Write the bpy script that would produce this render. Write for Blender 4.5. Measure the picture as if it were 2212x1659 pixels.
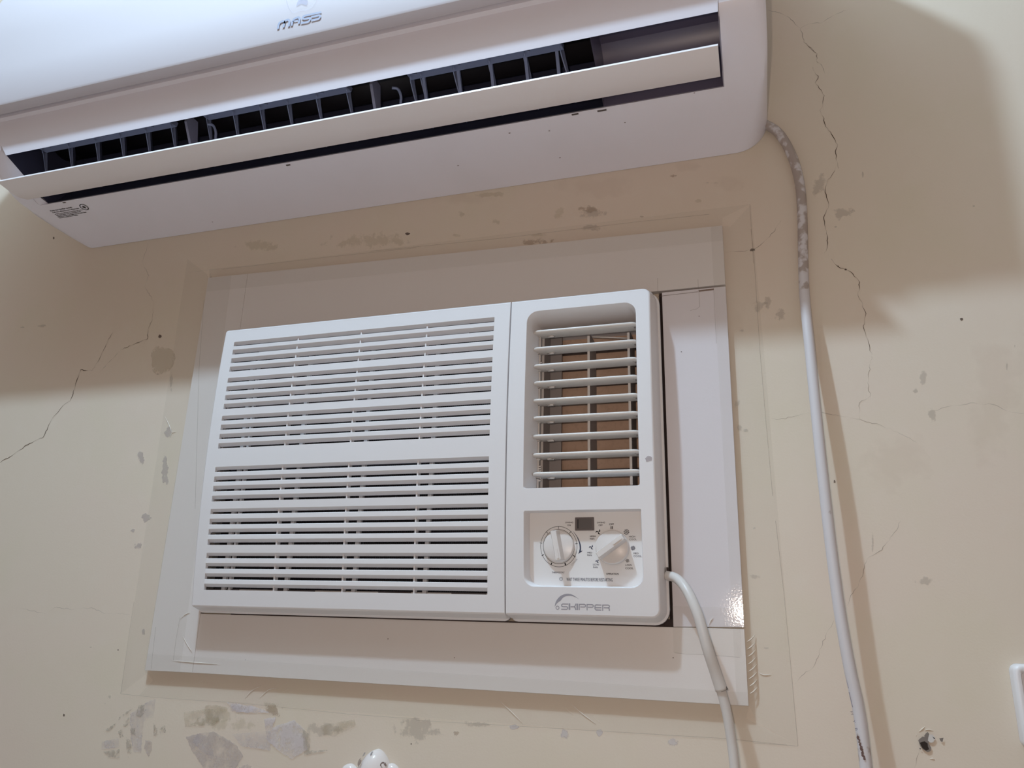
import bpy, bmesh, math, random
from mathutils import Vector, Matrix, geometry, noise
random.seed(7)
scene = bpy.context.scene
for o in list(bpy.data.objects): bpy.data.objects.remove(o)
C = scene.collection
CZ = 1.30                       # eye height of the camera; all z below are relative to it
# ------------------------------------------------------------------ camera
RX = Vector((0.95335, -0.06494, -0.29480)); RY = Vector((0.30079, 0.28681, 0.90954)); RZ = Vector((0.02548, -0.95578, 0.29297))
RX.normalize(); RZ = (RZ - RX*RZ.dot(RX)).normalized(); RY = RZ.cross(RX)
FPX = 1650.0
cam = bpy.data.cameras.new('camera'); cam.sensor_width = 36; cam.lens = FPX*36/2212; cam.clip_start = .01
co = bpy.data.objects.new('camera', cam); C.objects.link(co)
r = Vector((RX[0], RY[0], RZ[0])); u = -Vector((RX[1], RY[1], RZ[1])); b = -Vector((RX[2], RY[2], RZ[2]))
co.matrix_world = Matrix(((r.x, u.x, b.x, 0), (r.y, u.y, b.y, 0), (r.z, u.z, b.z, CZ), (0, 0, 0, 1)))
scene.camera = co
# ------------------------------------------------------------------ world, lights, exposure
w = bpy.data.worlds.new('world'); scene.world = w; w.use_nodes = True
bg = w.node_tree.nodes['Background']; bg.inputs[0].default_value = (1.0, .79, .67, 1); bg.inputs[1].default_value = .31
def lamp(name, loc, power, col, rad):
    l = bpy.data.lights.new(name, 'POINT'); l.energy = power; l.color = col; l.shadow_soft_size = rad
    o = bpy.data.objects.new(name, l); C.objects.link(o); o.location = (loc[0], loc[1], loc[2]+CZ); return o
lamp('lamp_light', (-.63, .20, 1.68), 98, (.58, .80, 1.0), .032)
lamp('torch_light', (-.035, -.02, .03), 9, (1.0, .80, .67), .006)
vs = scene.view_settings
vs.view_transform = 'Standard'; vs.look = 'None'; vs.gamma = 1; vs.exposure = -0.26; vs.use_curve_mapping = False

# ------------------------------------------------------------------ helpers
def at(px, py, y):
    d = Vector((px-1106, py-829.5, FPX)); wv = Vector((RX.dot(d), RY.dot(d), RZ.dot(d)))
    return wv*(y/wv.y)
W = 1.030; P = 1.02              # wall plane, front of the boards
def yf(z): return .990 - .1189*z + .2116*z*z
def atf(px, py, off=0):
    y = .98
    for _ in range(6): y = yf(at(px, py, y).z)+off
    return at(px, py, y)
def zp(s, ox, oy, pts): return [(ox+x/s, oy+y/s) for x, y in pts]

def mat(name, col, rough=.5, spec=.5, metal=0, bump=None, mottled=None, coat=0):
    m = bpy.data.materials.new(name); m.use_nodes = True; nt = m.node_tree; n = nt.nodes; L = nt.links
    p = n['Principled BSDF']; p.inputs['Base Color'].default_value = (*col, 1); p.inputs['Roughness'].default_value = rough
    p.inputs['Specular IOR Level'].default_value = spec; p.inputs['Metallic'].default_value = metal
    if coat: p.inputs['Coat Weight'].default_value = coat; p.inputs['Coat Roughness'].default_value = .08
    tc = n.new('ShaderNodeTexCoord')
    if mottled:
        prev = None
        for (sc, col2, lo, hi, amt) in mottled:
            nz = n.new('ShaderNodeTexNoise'); nz.inputs['Scale'].default_value = sc; nz.inputs['Detail'].default_value = 5
            L.new(tc.outputs['Object'], nz.inputs['Vector'])
            rp = n.new('ShaderNodeMapRange'); rp.inputs[1].default_value = lo; rp.inputs[2].default_value = hi; rp.inputs[4].default_value = amt
            L.new(nz.outputs[0], rp.inputs[0])
            mx = n.new('ShaderNodeMix'); mx.data_type = 'RGBA'
            L.new(rp.outputs[0], mx.inputs[0])
            if prev: L.new(prev, mx.inputs[6])
            else: mx.inputs[6].default_value = (*col, 1)
            mx.inputs[7].default_value = (*col2, 1); prev = mx.outputs[2]
        L.new(prev, p.inputs['Base Color'])
    if bump:
        ht = None
        for (sc, st) in bump:
            nz = n.new('ShaderNodeTexNoise'); nz.inputs['Scale'].default_value = sc; nz.inputs['Detail'].default_value = 3
            L.new(tc.outputs['Object'], nz.inputs['Vector'])
            bp = n.new('ShaderNodeBump'); bp.inputs['Strength'].default_value = st; bp.inputs['Distance'].default_value = .001
            L.new(nz.outputs[0], bp.inputs['Height'])
            if ht: L.new(ht, bp.inputs['Normal'])
            ht = bp.outputs[0]
        L.new(ht, p.inputs['Normal'])
    return m
def alpha_mat(name, col, alpha=.5, scale=None, lo=.45, hi=.55, rough=.4, edge=True, stretch=(1, 1, 1), spec=.5):
    """a thin film or a flaked patch: noise breaks it up, a UV ramp frays its rim"""
    m = mat(name, col, rough, spec); nt = m.node_tree; n = nt.nodes; L = nt.links; p = n['Principled BSDF']
    if scale is None: p.inputs['Alpha'].default_value = alpha; return m
    tc = n.new('ShaderNodeTexCoord'); mp = n.new('ShaderNodeMapping'); mp.inputs['Scale'].default_value = stretch
    L.new(tc.outputs['Object'], mp.inputs[0])
    nz = n.new('ShaderNodeTexNoise'); nz.inputs['Scale'].default_value = scale; nz.inputs['Detail'].default_value = 6; nz.inputs['Roughness'].default_value = .65
    L.new(mp.outputs[0], nz.inputs['Vector'])
    at_ = n.new('ShaderNodeAttribute'); at_.attribute_name = 'rim'
    ad = n.new('ShaderNodeMath'); ad.operation = 'MULTIPLY_ADD'; L.new(at_.outputs['Fac'], ad.inputs[0]); ad.inputs[1].default_value = -.38 if edge else 0
    L.new(nz.outputs[0], ad.inputs[2])
    rp = n.new('ShaderNodeMapRange'); rp.inputs[1].default_value = lo-.18; rp.inputs[2].default_value = hi-.18; rp.inputs[4].default_value = alpha
    L.new(ad.outputs[0], rp.inputs[0]); L.new(rp.outputs[0], p.inputs['Alpha'])
    return m

def link(name, bm_, m, parent=None, smooth=False, auto=None, flatfront=False):
    """bm_ vertices are in the frame described above (camera at the origin, z relative to the eye)"""
    me = bpy.data.meshes.new(name)
    org = Vector(parent['org']) if parent and 'org' in parent else Vector((0, 0, -CZ))
    for v in bm_.verts: v.co = v.co - org
    bm_.normal_update(); bm_.to_mesh(me); bm_.free()
    me.materials.append(m)
    if smooth or auto:
        for p_ in me.polygons: p_.use_smooth = True
        if auto is not None: me.set_sharp_from_angle(angle=math.radians(auto))
        if flatfront:
            for p_ in me.polygons:
                if abs(p_.normal.y) > .985: p_.use_smooth = False
    o = bpy.data.objects.new(name, me); C.objects.link(o)
    if parent: o.parent = parent; o['org'] = tuple(org)
    return o
def thing(name, label, cat, loc, group=None):
    o = bpy.data.objects.new(name, None); C.objects.link(o); o.empty_display_size = .05
    o.location = (loc[0], loc[1], loc[2]+CZ); o['org'] = tuple(loc); o['label'] = label; o['category'] = cat
    if group: o['group'] = group
    return o
def clean():
    for o in bpy.data.objects:
        if 'org' in o: del o['org']
def box(bm_, x0, x1, y0, y1, z0, z1):
    vs_ = [bm_.verts.new(p) for p in ((x0,y0,z0),(x1,y0,z0),(x1,y1,z0),(x0,y1,z0),(x0,y0,z1),(x1,y0,z1),(x1,y1,z1),(x0,y1,z1))]
    for f in ((3,2,1,0),(4,5,6,7),(0,1,5,4),(1,2,6,5),(2,3,7,6),(3,0,4,7)): bm_.faces.new([vs_[i] for i in f])
def prism(bm_, prof, x0, x1):
    """profile of (y,z) points extruded along x"""
    A = [bm_.verts.new((x0, y, z)) for y, z in prof]; B = [bm_.verts.new((x1, y, z)) for y, z in prof]; n = len(prof)
    for i in range(n): bm_.faces.new((A[i], A[(i+1) % n], B[(i+1) % n], B[i]))
    bm_.faces.new(A[::-1]); bm_.faces.new(B); bmesh.ops.recalc_face_normals(bm_, faces=bm_.faces[:])
def rrect(x0, x1, z0, z1, rr, seg=6, step=.02):
    """rounded rectangle outline (x,z); rr = radii bl, br, tr, tl; long sides are subdivided"""
    if not isinstance(rr, (tuple, list)): rr = (rr,)*4
    cs = [(x0+rr[0], z0+rr[0], rr[0], 180), (x1-rr[1], z0+rr[1], rr[1], 270), (x1-rr[2], z1-rr[2], rr[2], 0), (x0+rr[3], z1-rr[3], rr[3], 90)]
    pts = []
    for cx, cz, r_, a0 in cs:
        for k in range(seg+1):
            a = math.radians(a0+90*k/seg); pts.append((cx+r_*math.cos(a), cz+r_*math.sin(a)))
    out = []; n = len(pts)
    nx = max(1, int(abs(x1-x0)/step)); nz = max(1, int(abs(z1-z0)/step))
    for c in range(4):
        out += pts[c*(seg+1):(c+1)*(seg+1)]
        a = pts[c*(seg+1)+seg]; b_ = pts[((c+1)*(seg+1)) % n]; m_ = nz if c in (1, 3) else 1
        for k in range(1, m_): out.append((a[0]+(b_[0]-a[0])*k/m_, a[1]+(b_[1]-a[1])*k/m_))
    return out
def loft(bm_, rings, close=True):
    """rings: lists of 3D points of equal length"""
    V = [[bm_.verts.new(p) for p in r_] for r_ in rings]
    for A, B in zip(V, V[1:]):
        n = len(A)
        for i in range(n if close else n-1):
            j = (i+1) % n
            try: bm_.faces.new((A[i], A[j], B[j], B[i]))
            except ValueError: pass
    return V
def plate(bm_, outer, holes, yfun, step=.02):
    polys = [[Vector((x, z, 0)) for x, z in p] for p in [outer]+holes]
    tris = geometry.tessellate_polygon(polys); flat = [v for p in polys for v in p]
    t = bmesh.new(); vv = [t.verts.new((v.x, 0, v.y)) for v in flat]
    for tr in tris:
        try: t.faces.new([vv[i] for i in tr])
        except ValueError: pass
    zs = [v.y for v in flat]; z = min(zs)+step
    while z < max(zs):
        bmesh.ops.bisect_plane(t, geom=t.verts[:]+t.edges[:]+t.faces[:], plane_co=(0, 0, z), plane_no=(0, 0, 1), dist=1e-6); z += step
    t.normal_update()
    mp = {}
    for v in t.verts: mp[v.index if v.index >= 0 else id(v)] = None
    t.verts.index_update()
    nv = [bm_.verts.new((v.co.x, yfun(v.co.z), v.co.z)) for v in t.verts]
    for f in t.faces:
        idx = [v.index for v in f.verts]
        if f.normal.y > 0: idx = idx[::-1]
        try: bm_.faces.new([nv[i] for i in idx])
        except ValueError: pass
    t.free()
def catmull(pts, n=8):
    if len(pts) < 3: return [Vector(p) for p in pts]
    P_ = [Vector(p) for p in pts]; P_ = [2*P_[0]-P_[1]]+P_+[2*P_[-1]-P_[-2]]; out = []
    for i in range(1, len(P_)-2):
        for k in range(n):
            t = k/n; a, b_, c, d = P_[i-1:i+3]
            out.append(.5*((2*b_)+(c-a)*t+(2*a-5*b_+4*c-d)*t*t+(-a+3*b_-3*c+d)*t**3))
    out.append(P_[-2]); return out
def tube(bm_, pts, rad, seg=16, cap=True):
    n = len(pts); rings = []; up = Vector((0, 1, 0))
    for i, p in enumerate(pts):
        t = (pts[min(i+1, n-1)]-pts[max(i-1, 0)]).normalized()
        s = t.cross(up); s = s.normalized() if s.length > 1e-4 else Vector((1, 0, 0)); q = s.cross(t).normalized()
        r_ = rad(i/(n-1)) if callable(rad) else rad
        rings.append([p+s*r_*math.cos(2*math.pi*k/seg)+q*r_*math.sin(2*math.pi*k/seg) for k in range(seg)])
    V = loft(bm_, rings)
    if cap: bm_.faces.new(V[0][::-1]); bm_.faces.new(V[-1])
    bmesh.ops.recalc_face_normals(bm_, faces=bm_.faces[:])
def ribbon(bm_, pts, width, frame, closed=False):
    """flat stroke: pts (a,b) 2-D, frame(a,b) -> 3-D point; width number or function of 0..1"""
    n = len(pts); L_, R_ = [], []
    for i in range(n):
        if closed: a, c = pts[i-1], pts[(i+1) % n]
        else: a, c = pts[max(i-1, 0)], pts[min(i+1, n-1)]
        d = Vector((c[0]-a[0], c[1]-a[1])); d = d.normalized() if d.length else Vector((1, 0))
        w_ = width(i/max(1, n-1)) if callable(width) else width
        if not closed and 0 < i < n-1 or closed:
            d1 = (Vector(pts[i])-Vector(a)); d2 = (Vector(c)-Vector(pts[i]))
            if d1.length and d2.length:
                cs = math.sqrt(max(.25, (1+d1.normalized().dot(d2.normalized()))/2)); w_ = w_/cs
        nx, nz = -d.y*w_/2, d.x*w_/2
        L_.append(bm_.verts.new(frame(pts[i][0]+nx, pts[i][1]+nz))); R_.append(bm_.verts.new(frame(pts[i][0]-nx, pts[i][1]-nz)))
    for i in range(n if closed else n-1):
        j = (i+1) % n; bm_.faces.new((L_[i], R_[i], R_[j], L_[j]))
def disc(bm_, c, r_, frame, n=24, a0=0):
    bm_.faces.new([bm_.verts.new(frame(c[0]+r_*math.cos(a0+2*math.pi*k/n), c[1]+r_*math.sin(a0+2*math.pi*k/n))) for k in range(n)])
def flat(y): return lambda x, z: (x, y, z)
def text(name, s, px, py, hpx, y, m, parent, align='CENTER', bold=0.0, sx=1.0, rot=None, base=None, spacing=1.0):
    twin = 0
    if 'M' in s.upper() and bold: twin, bold = bold*2.2, 0
    cu = bpy.data.curves.new(name, 'FONT'); cu.body = s; cu.align_x = align; cu.align_y = 'CENTER'; cu.offset = bold; cu.space_character = spacing
    cu.fill_mode = 'FRONT'; cu.resolution_u = 3
    o = bpy.data.objects.new(name, cu); C.objects.link(o)
    dg = bpy.context.evaluated_depsgraph_get(); me = bpy.data.meshes.new_from_object(o.evaluated_get(dg))
    bpy.data.objects.remove(o); bpy.data.curves.remove(cu)
    k = hpx*y/1700/.72
    p = base if base else at(px, py, y); bm_ = bmesh.new(); bm_.from_mesh(me)
    if twin:
        n0 = len(bm_.verts); bm_.from_mesh(me); bm_.verts.ensure_lookup_table()
        for v in bm_.verts[n0:]: v.co.x += twin
    bpy.data.meshes.remove(me)
    for v in bm_.verts:
        x, z = v.co.x*k*sx, v.co.y*k
        if rot and not callable(rot): x, z = x*math.cos(rot)-z*math.sin(rot), x*math.sin(rot)+z*math.cos(rot)
        if callable(rot): v.co = rot(p, x, z)
        else: v.co = (p.x+x, p.y, p.z+z)
    return link(name, bm_, m, parent)

# ------------------------------------------------------------------ materials
M = {}
M['wall'] = mat('cream_wall_paint', (.69, .605, .505), .55, .35, bump=[(9, .35), (420, .10)],
    mottled=[(3.0, (.70, .59, .505), .45, .65, .6), (7.0, (.67, .60, .48), .52, .7, .6), (30, (.70, .62, .53), .55, .8, .5)])
M['ceil'] = mat('ceiling_paint', (.75, .72, .66), .8)
M['floor'] = mat('floor_tile', (.62, .60, .57), .4)
M['board'] = mat('white_foam_board', (.69, .645, .62), .38, .4, bump=[(40, .10), (900, .08)])
M['boardgloss'] = mat('glossy_foam_board', (.70, .66, .68), .06, .5, bump=[(380, .06), (25, .03)])
M['tape'] = alpha_mat('clear_packing_tape', (.67, .63, .55), .10, rough=.3, spec=.3)
M['crease'] = mat('tape_crease', (.80, .76, .70), .3)
M['plastic'] = mat('white_plastic', (.76, .745, .76), .34, .45, bump=[(700, .03)])
M['plastic2'] = mat('split_casing_plastic', (.82, .80, .88), .30, .45, bump=[(60, .04)], mottled=[(8, (.79, .77, .84), .5, .7, .5)])
M['gloss'] = mat('glossy_panel', (.60, .565, .60), .36, .5)
M['vane'] = mat('vane_plastic', (.84, .80, .82), .28, .5)
M['ivory'] = mat('ivory_plastic', (.66, .61, .57), .35, .4)
M['sidep'] = mat('bezel_side_plastic', (.64, .585, .55), .45, .35, mottled=[(60, (.50, .43, .42), .6, .75, .35)])
M['duct'] = mat('dark_duct_plastic', (.055, .058, .10), .35, .4)
M['duct2'] = mat('grey_duct_plastic', (.15, .13, .19), .35, .5)
M['fin'] = mat('smoky_fin_plastic', (.26, .29, .42), .4, .4)
M['coil'] = mat('dark_coil', (.02, .018, .022), .6, .3)
M['black'] = mat('black_print', (.02, .02, .025), .5)
M['navy'] = mat('navy_print', (.025, .04, .09), .5)
M['greyprint'] = mat('grey_logo_print', (.33, .325, .37), .4)
M['logoprint'] = mat('pale_blue_logo_print', (.33, .36, .47), .4)
M['faint'] = alpha_mat('faint_emblem_print', (.45, .46, .62), .35)
M['switch'] = mat('grey_switch', (.14, .12, .12), .4)
M['dark'] = mat('dark_gap', (.035, .02, .018), .8)
M['metal'] = mat('chassis_metal', (.30, .28, .27), .5, .5, .3)
M['card'] = mat('brown_duct_board', (.62, .43, .32), .7, .2, mottled=[(150, (.50, .34, .25), .5, .7, .6)])
M['greyvane'] = mat('grey_inner_vane', (.34, .30, .285), .5)
M['bar'] = mat('dark_bar', (.11, .09, .085), .6)
M['cord'] = mat('ivory_cord', (.62, .585, .56), .35, .4)
M['crack'] = mat('crack_dark', (.10, .07, .05), .9, 0)
M['tapeline'] = alpha_mat('tape_edge_shade', (.33, .27, .20), .32)
M['crackf'] = alpha_mat('crack_fine', (.22, .15, .10), .55)
M['porcelain'] = mat('white_ceramic', (.76, .70, .68), .10, .6)
M['rust'] = mat('rusty_dirt', (.16, .10, .09), .8)
# conduit: white above, scuffed with brown dirt at both ends
m = mat('dirty_white_conduit', (.62, .59, .605), .42, .4); nt = m.node_tree; n = nt.nodes; L = nt.links
tc = n.new('ShaderNodeTexCoord'); nz = n.new('ShaderNodeTexNoise'); nz.inputs['Scale'].default_value = 75; nz.inputs['Detail'].default_value = 6; L.new(tc.outputs['Object'], nz.inputs['Vector'])
atn = n.new('ShaderNodeAttribute'); atn.attribute_name = 'rim'
ad = n.new('ShaderNodeMath'); ad.operation = 'MULTIPLY_ADD'; ad.inputs[1].default_value = .30; L.new(atn.outputs['Fac'], ad.inputs[0]); L.new(nz.outputs[0], ad.inputs[2])
rp = n.new('ShaderNodeMapRange'); rp.inputs[1].default_value = .70; rp.inputs[2].default_value = .80; rp.inputs[4].default_value = .8; L.new(ad.outputs[0], rp.inputs[0])
mx = n.new('ShaderNodeMix'); mx.data_type = 'RGBA'; mx.inputs[6].default_value = (.62, .59, .605, 1); mx.inputs[7].default_value = (.34, .27, .23, 1)
L.new(rp.outputs[0], mx.inputs[0]); L.new(mx.outputs[2], n['Principled BSDF'].inputs['Base Color']); M['conduit'] = m

# ------------------------------------------------------------------ room
HX0, HX1, HZ0, HZ1 = -.812, -.1165, .0, .4435        # opening in the wall for the window unit
bm = bmesh.new()
X0, X1, Z0, Z1 = -3.2, 2.6, -CZ, 2.0
for a in ((X0, HX0, Z0, Z1), (HX1, X1, Z0, Z1), (HX0, HX1, Z0, HZ0), (HX0, HX1, HZ1, Z1)): box(bm, a[0], a[1], W, W+.2, a[2], a[3])
wall = link('wall_back', bm, M['wall']); wall['kind'] = 'structure'
bm = bmesh.new(); box(bm, X0, X1, -3, W+.2, -CZ-.1, -CZ); o = link('floor', bm, M['floor']); o['kind'] = 'structure'
bm = bmesh.new(); box(bm, X0, X1, -3, W+.2, 2.0, 2.1); o = link('ceiling', bm, M['ceil']); o['kind'] = 'structure'
wall['org'] = (0, 0, -CZ)

# ------------------------------------------------------------------ foam boards round the window unit
brd = thing('filler_panel', 'white foam board surround filling the wall around the window air conditioner', 'panel', (at(960, 1485, P).x, P+.01, at(960, 1485, P).z))
TL, TR, BR, BL = at(450, 600, P), at(1560, 487, P), at(1617, 1525, P), at(313, 1447, P)
def xl(z): return TL.x+(BL.x-TL.x)*(TL.z-z)/(TL.z-BL.z)
def xr(z): return TR.x+(BR.x-TR.x)*(TR.z-z)/(TR.z-BR.z)
def zt(x): return TL.z+(TR.z-TL.z)*(x-TL.x)/(TR.x-TL.x)
def zb(x): return BL.z+(BR.z-BL.z)*(x-BL.x)/(BR.x-BL.x)
SX = -.8215; SXR = -.1092; SZT = .4525; SZB = -.0055; g = .0002
def board(q, m, name='foam_board'):
    bm_ = bmesh.new(); F = [bm_.verts.new((x, P, z)) for x, z in q]; B = [bm_.verts.new((x, W-.0003, z)) for x, z in q]
    bm_.faces.new(F); bm_.faces.new(B[::-1])
    for i in range(4): bm_.faces.new((F[i], B[i], B[(i+1) % 4], F[(i+1) % 4]))
    bmesh.ops.recalc_face_normals(bm_, faces=bm_.faces[:])
    bmesh.ops.bevel(bm_, geom=[e for e in bm_.edges if abs(e.verts[0].co.y-P) < 1e-5 and abs(e.verts[1].co.y-P) < 1e-5], offset=.0003, segments=1, affect='EDGES')
    return link(name, bm_, m, brd)
board([(xl(BL.z), zb(SX)-0.0005), (SX-g, zb(SX)), (SX-g, zt(SX)), (TL.x, TL.z)], M['board'])
board([(SX+g, SZT+g), (xr(SZT), SZT+.0008), (TR.x, TR.z), (SX+g, zt(SX))], M['board'])
board([(SXR, SZB+g), (xr(SZB), SZB+g+.002), (xr(SZT), SZT-.0022), (SXR, SZT-.0022)], M['boardgloss'])
board([(SX+g, zb(SX)), (BR.x, BR.z), (xr(SZB), SZB-g), (SX+g, SZB-g)], M['board'])

# ------------------------------------------------------------------ packing tape: bent over the board edge onto the wall
def tape(name, label, prof_a, prof_b, n=14, wav=0.0, seed=0):
    """prof_a/prof_b: cross-sections (4 points) at both ends"""
    bm_ = bmesh.new(); rows = []
    for k in range(n+1):
        t = k/n; row = [Vector(a).lerp(Vector(b_), t) for a, b_ in zip(prof_a, prof_b)]
        for i in (1,):
            row[i] += Vector((0, 0, 0))
            s = (row[1]-row[2]); row[1] = row[1]+s*(noise.noise(Vector((t*9+seed, seed, 0)))*wav)
        rows.append(row)
    loft(bm_, rows, close=False)
    o_ = link(name, bm_, M['tape'])
    o_['label'] = label; o_['category'] = 'tape'; return o_
Wt = W-.0006; Pt = P-.0007
def WP(px, py): return at(px, py, Wt)
def PP(px, py): return at(px, py, Pt)
# right
tape('tape_strip', 'clear tape strip sealing the right edge of the foam board', [WP(1622, 442), WP(1578, 489), PP(1561, 488), PP(1535, 490)], [WP(1724, 1612), WP(1636, 1560), PP(1618, 1525), PP(1592, 1523)], wav=.04, seed=3)
tape('tape_strip', 'clear tape strip sealing the left edge of the foam board', [WP(405, 560), WP(447, 592), PP(449.5, 600), PP(500, 596)], [WP(260, 1499), WP(316, 1456), PP(312, 1447), PP(389, 1450)], seed=5)
tape('tape_strip', 'clear tape strip along the top edge of the foam board', [WP(400, 590), WP(452, 582), PP(452, 599), PP(446, 630)], [WP(1620, 441), WP(1560, 471), PP(1560, 486.5), PP(1562, 520)], wav=.04, seed=8)
tape('tape_strip', 'clear tape strip along the bottom edge of the foam board', [WP(300, 1503), WP(330, 1470), PP(313, 1447.5), PP(318, 1412)], [WP(1724, 1611), WP(1612, 1552), PP(1617, 1525.5), PP(1612, 1496)], wav=.03, seed=11)
tape('tape_strip', 'short clear tape strip over the seam right of the unit', [PP(1452, 1309), PP(1453, 1330), PP(1454, 1350), PP(1455, 1410)], [PP(1590, 1313), PP(1590, 1330), PP(1600, 1360), PP(1602, 1420)], n=4)
bm = bmesh.new()
for s in (((1422, 640), (1508, 630)), ):
    pts = [(PP(*p).x, PP(*p).z) for p in s]; ribbon(bm, pts, .0008, flat(P-.0004))
link('seam_gap', bm, M['crackf'], brd)
bm = bmesh.new(); pts = [(PP(*p).x, PP(*p).z) for p in ((1509, 628.5), (1542, 624.5))]; ribbon(bm, pts, .0022, flat(P-.0004)); link('seam_gap', bm, mat('seam_shade', (.22, .16, .13), .8, 0), brd)
for s in (zp(8.296, 1380, 600, [(1075, 190), (1090, 520), (1040, 560), (920, 590)]), zp(8.296, 1380, 600, [(1060, 30), (1065, 180)]), zp(8.296, 1380, 600, [(1340, 180), (1390, 1180)]),
          zp(8.296, 1380, 600, [(335, 10), (343, 260)]), zp(3.26, 1350, 1150, [(350, 848), (440, 858), (560, 862), (810, 880)]), zp(3.26, 1350, 1150, [(590, 665), (700, 672), (850, 670)]),
          zp(2.765, 100, 1300, [(800, 90), (775, 230), (760, 350)]), zp(2.37, 0, 500, [(1045, 350), (1020, 700), (1010, 1050), (1000, 1420)]), zp(2.765, 100, 1300, [(655, 150), (632, 350), (628, 400)])):
    bm = bmesh.new(); ribbon(bm, [(PP(*p).x, PP(*p).z) for p in s], .0006, flat(P-.0012)); link('tape_edge_line', bm, M['tapeline'], brd)
for s in (zp(3.107, 1500, 1125, [(545, 0), (600, 480), (640, 900), (695, 1510)]), zp(3.107, 1500, 534, [(380, -120), (400, 60), (440, 700), (480, 1170), (525, 1668)]), zp(3.107, 1500, 1125, [(695, 1512), (390, 1490)]),
          zp(2.765, 100, 1300, [(445, 550), (660, 572), (1160, 605), (1800, 670), (2212, 700)]), zp(2.212, 700, 1400, [(440, 345), (1130, 385), (1920, 432), (2212, 463)]),
          zp(2.458, 800, 0, [(0, 1335), (700, 1265), (1400, 1180), (1800, 1138)]), zp(2.458, 800, 0, [(2015, 1085), (2035, 1400)]), zp(2.458, 0, 0, [(1180, 1430), (1700, 1370), (2212, 1315)]), zp(2.765, 100, 1300, [(525, 0), (490, 230), (445, 550)])):
    bm = bmesh.new(); ribbon(bm, [(WP(*p).x, WP(*p).z) for p in s], .0006, flat(W-.0009)); link('tape_edge_line', bm, M['tapeline'], wall)
# wrinkles in the tape: raised creases
for s, y in ((zp(2.37, 0, 500, [(845, 948), (865, 990), (880, 1030)]), Wt), (zp(2.37, 0, 500, [(870, 1060), (880, 1032), (900, 1026)]), Wt), (zp(2.765, 100, 1300, [(800, 102), (830, 75), (860, 62)]), Pt), (zp(2.765, 100, 1300, [(815, 205), (845, 260), (870, 300)]), Pt),
             (zp(2.765, 100, 1300, [(1185, 578), (1230, 530), (1285, 500)]), Wt), (zp(2.765, 100, 1300, [(1275, 572), (1330, 525), (1385, 515)]), Wt), (zp(2.765, 100, 1300, [(1400, 545), (1450, 520)]), Wt), (zp(2.765, 100, 1300, [(745, 482), (800, 458)]), Wt), (zp(2.765, 100, 1300, [(880, 492), (935, 474)]), Wt), (zp(2.765, 100, 1300, [(750, 350), (880, 362), (1040, 372)]), Pt),
             (zp(2.212, 700, 1400, [(832, 245), (890, 300), (948, 358)]), Wt), (zp(2.212, 700, 1400, [(1175, 262), (1230, 310), (1298, 362)]), Wt), (zp(2.212, 700, 1400, [(1148, 280), (1190, 322)]), Wt), (zp(2.212, 700, 1400, [(1285, 325), (1325, 362)]), Wt), (zp(3.107, 1500, 1125, [(432, 1020), (470, 1035), (520, 1030)]), Wt), (zp(3.26, 1350, 1150, [(590, 650), (605, 620), (622, 600)]), Pt)):
    bm = bmesh.new(); tube(bm, catmull([at(*p, y) for p in s], 5), lambda t: .0001+.0004*math.sin(math.pi*t), 6); link('tape_wrinkle', bm, M['crease'], wall if y > 1.03 else brd, True)
# puckered ridges on the right hand tape fillet near the bottom
for k in range(8):
    yy_ = 1378+k*16; xx_ = 1612+(yy_-1378)*.055; a = at(xx_+1, yy_+9, 1.0222); b_ = at(xx_+19, yy_-7, 1.0285)
    bm = bmesh.new(); tube(bm, catmull([a, (a+b_)/2+Vector((0, -.0012, -.001)), b_], 4), lambda t: .0002+.0006*math.sin(math.pi*t), 8); link('tape_wrinkle', bm, M['wall'], brd, True)

# ------------------------------------------------------------------ window air conditioner
ac = thing('window_air_conditioner', 'white window air conditioner with slatted grille and two dials, set in the wall', 'air conditioner', (-.47, 1.0, .0))
AX0, AX1, AZ0, AZ1 = -.8160, -.1205, .0038, .4415
SM = atf(1104, 650).x*.5+atf(1092, 1328).x*.5       # seam
def ring(x0, x1, z0, z1, rr, y, dz=0):
    return [(x, (y(z) if callable(y) else y), z+dz) for x, z in rrect(x0, x1, z0, z1, rr)]
def bezel(bm_, x0, x1, z0, z1, rr, oL, oR):
    e = 1e-4
    def R(i, o_, y): 
        return ring(x0+i*(1 if oL else .2)-(o_ if oL else 0), x1-i*(1 if oR else .2)+(o_ if oR else 0), z0+i-o_, z1-i+o_, [max(r_-i+o_, .0005) for r_ in rr], y)
    rings = [R(.0026, 0, lambda z: yf(z)), R(.0012, 0, lambda z: yf(z)+.0005), R(.0003, 0, lambda z: yf(z)+.0016), R(0, 0, lambda z: yf(z)+.0032), R(0, .0035, lambda z: yf(z)+.014), R(0, .0050, 1.0135), R(0, .0078, 1.0143), R(0, .0080, 1.0193)]
    loft(bm_, rings)
    return rrect(x0+.0026*(1 if oL else .2), x1-.0026*(1 if oR else .2), z0+.0026, z1-.0026, [max(r_-.0026, .0005) for r_ in rr])
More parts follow.
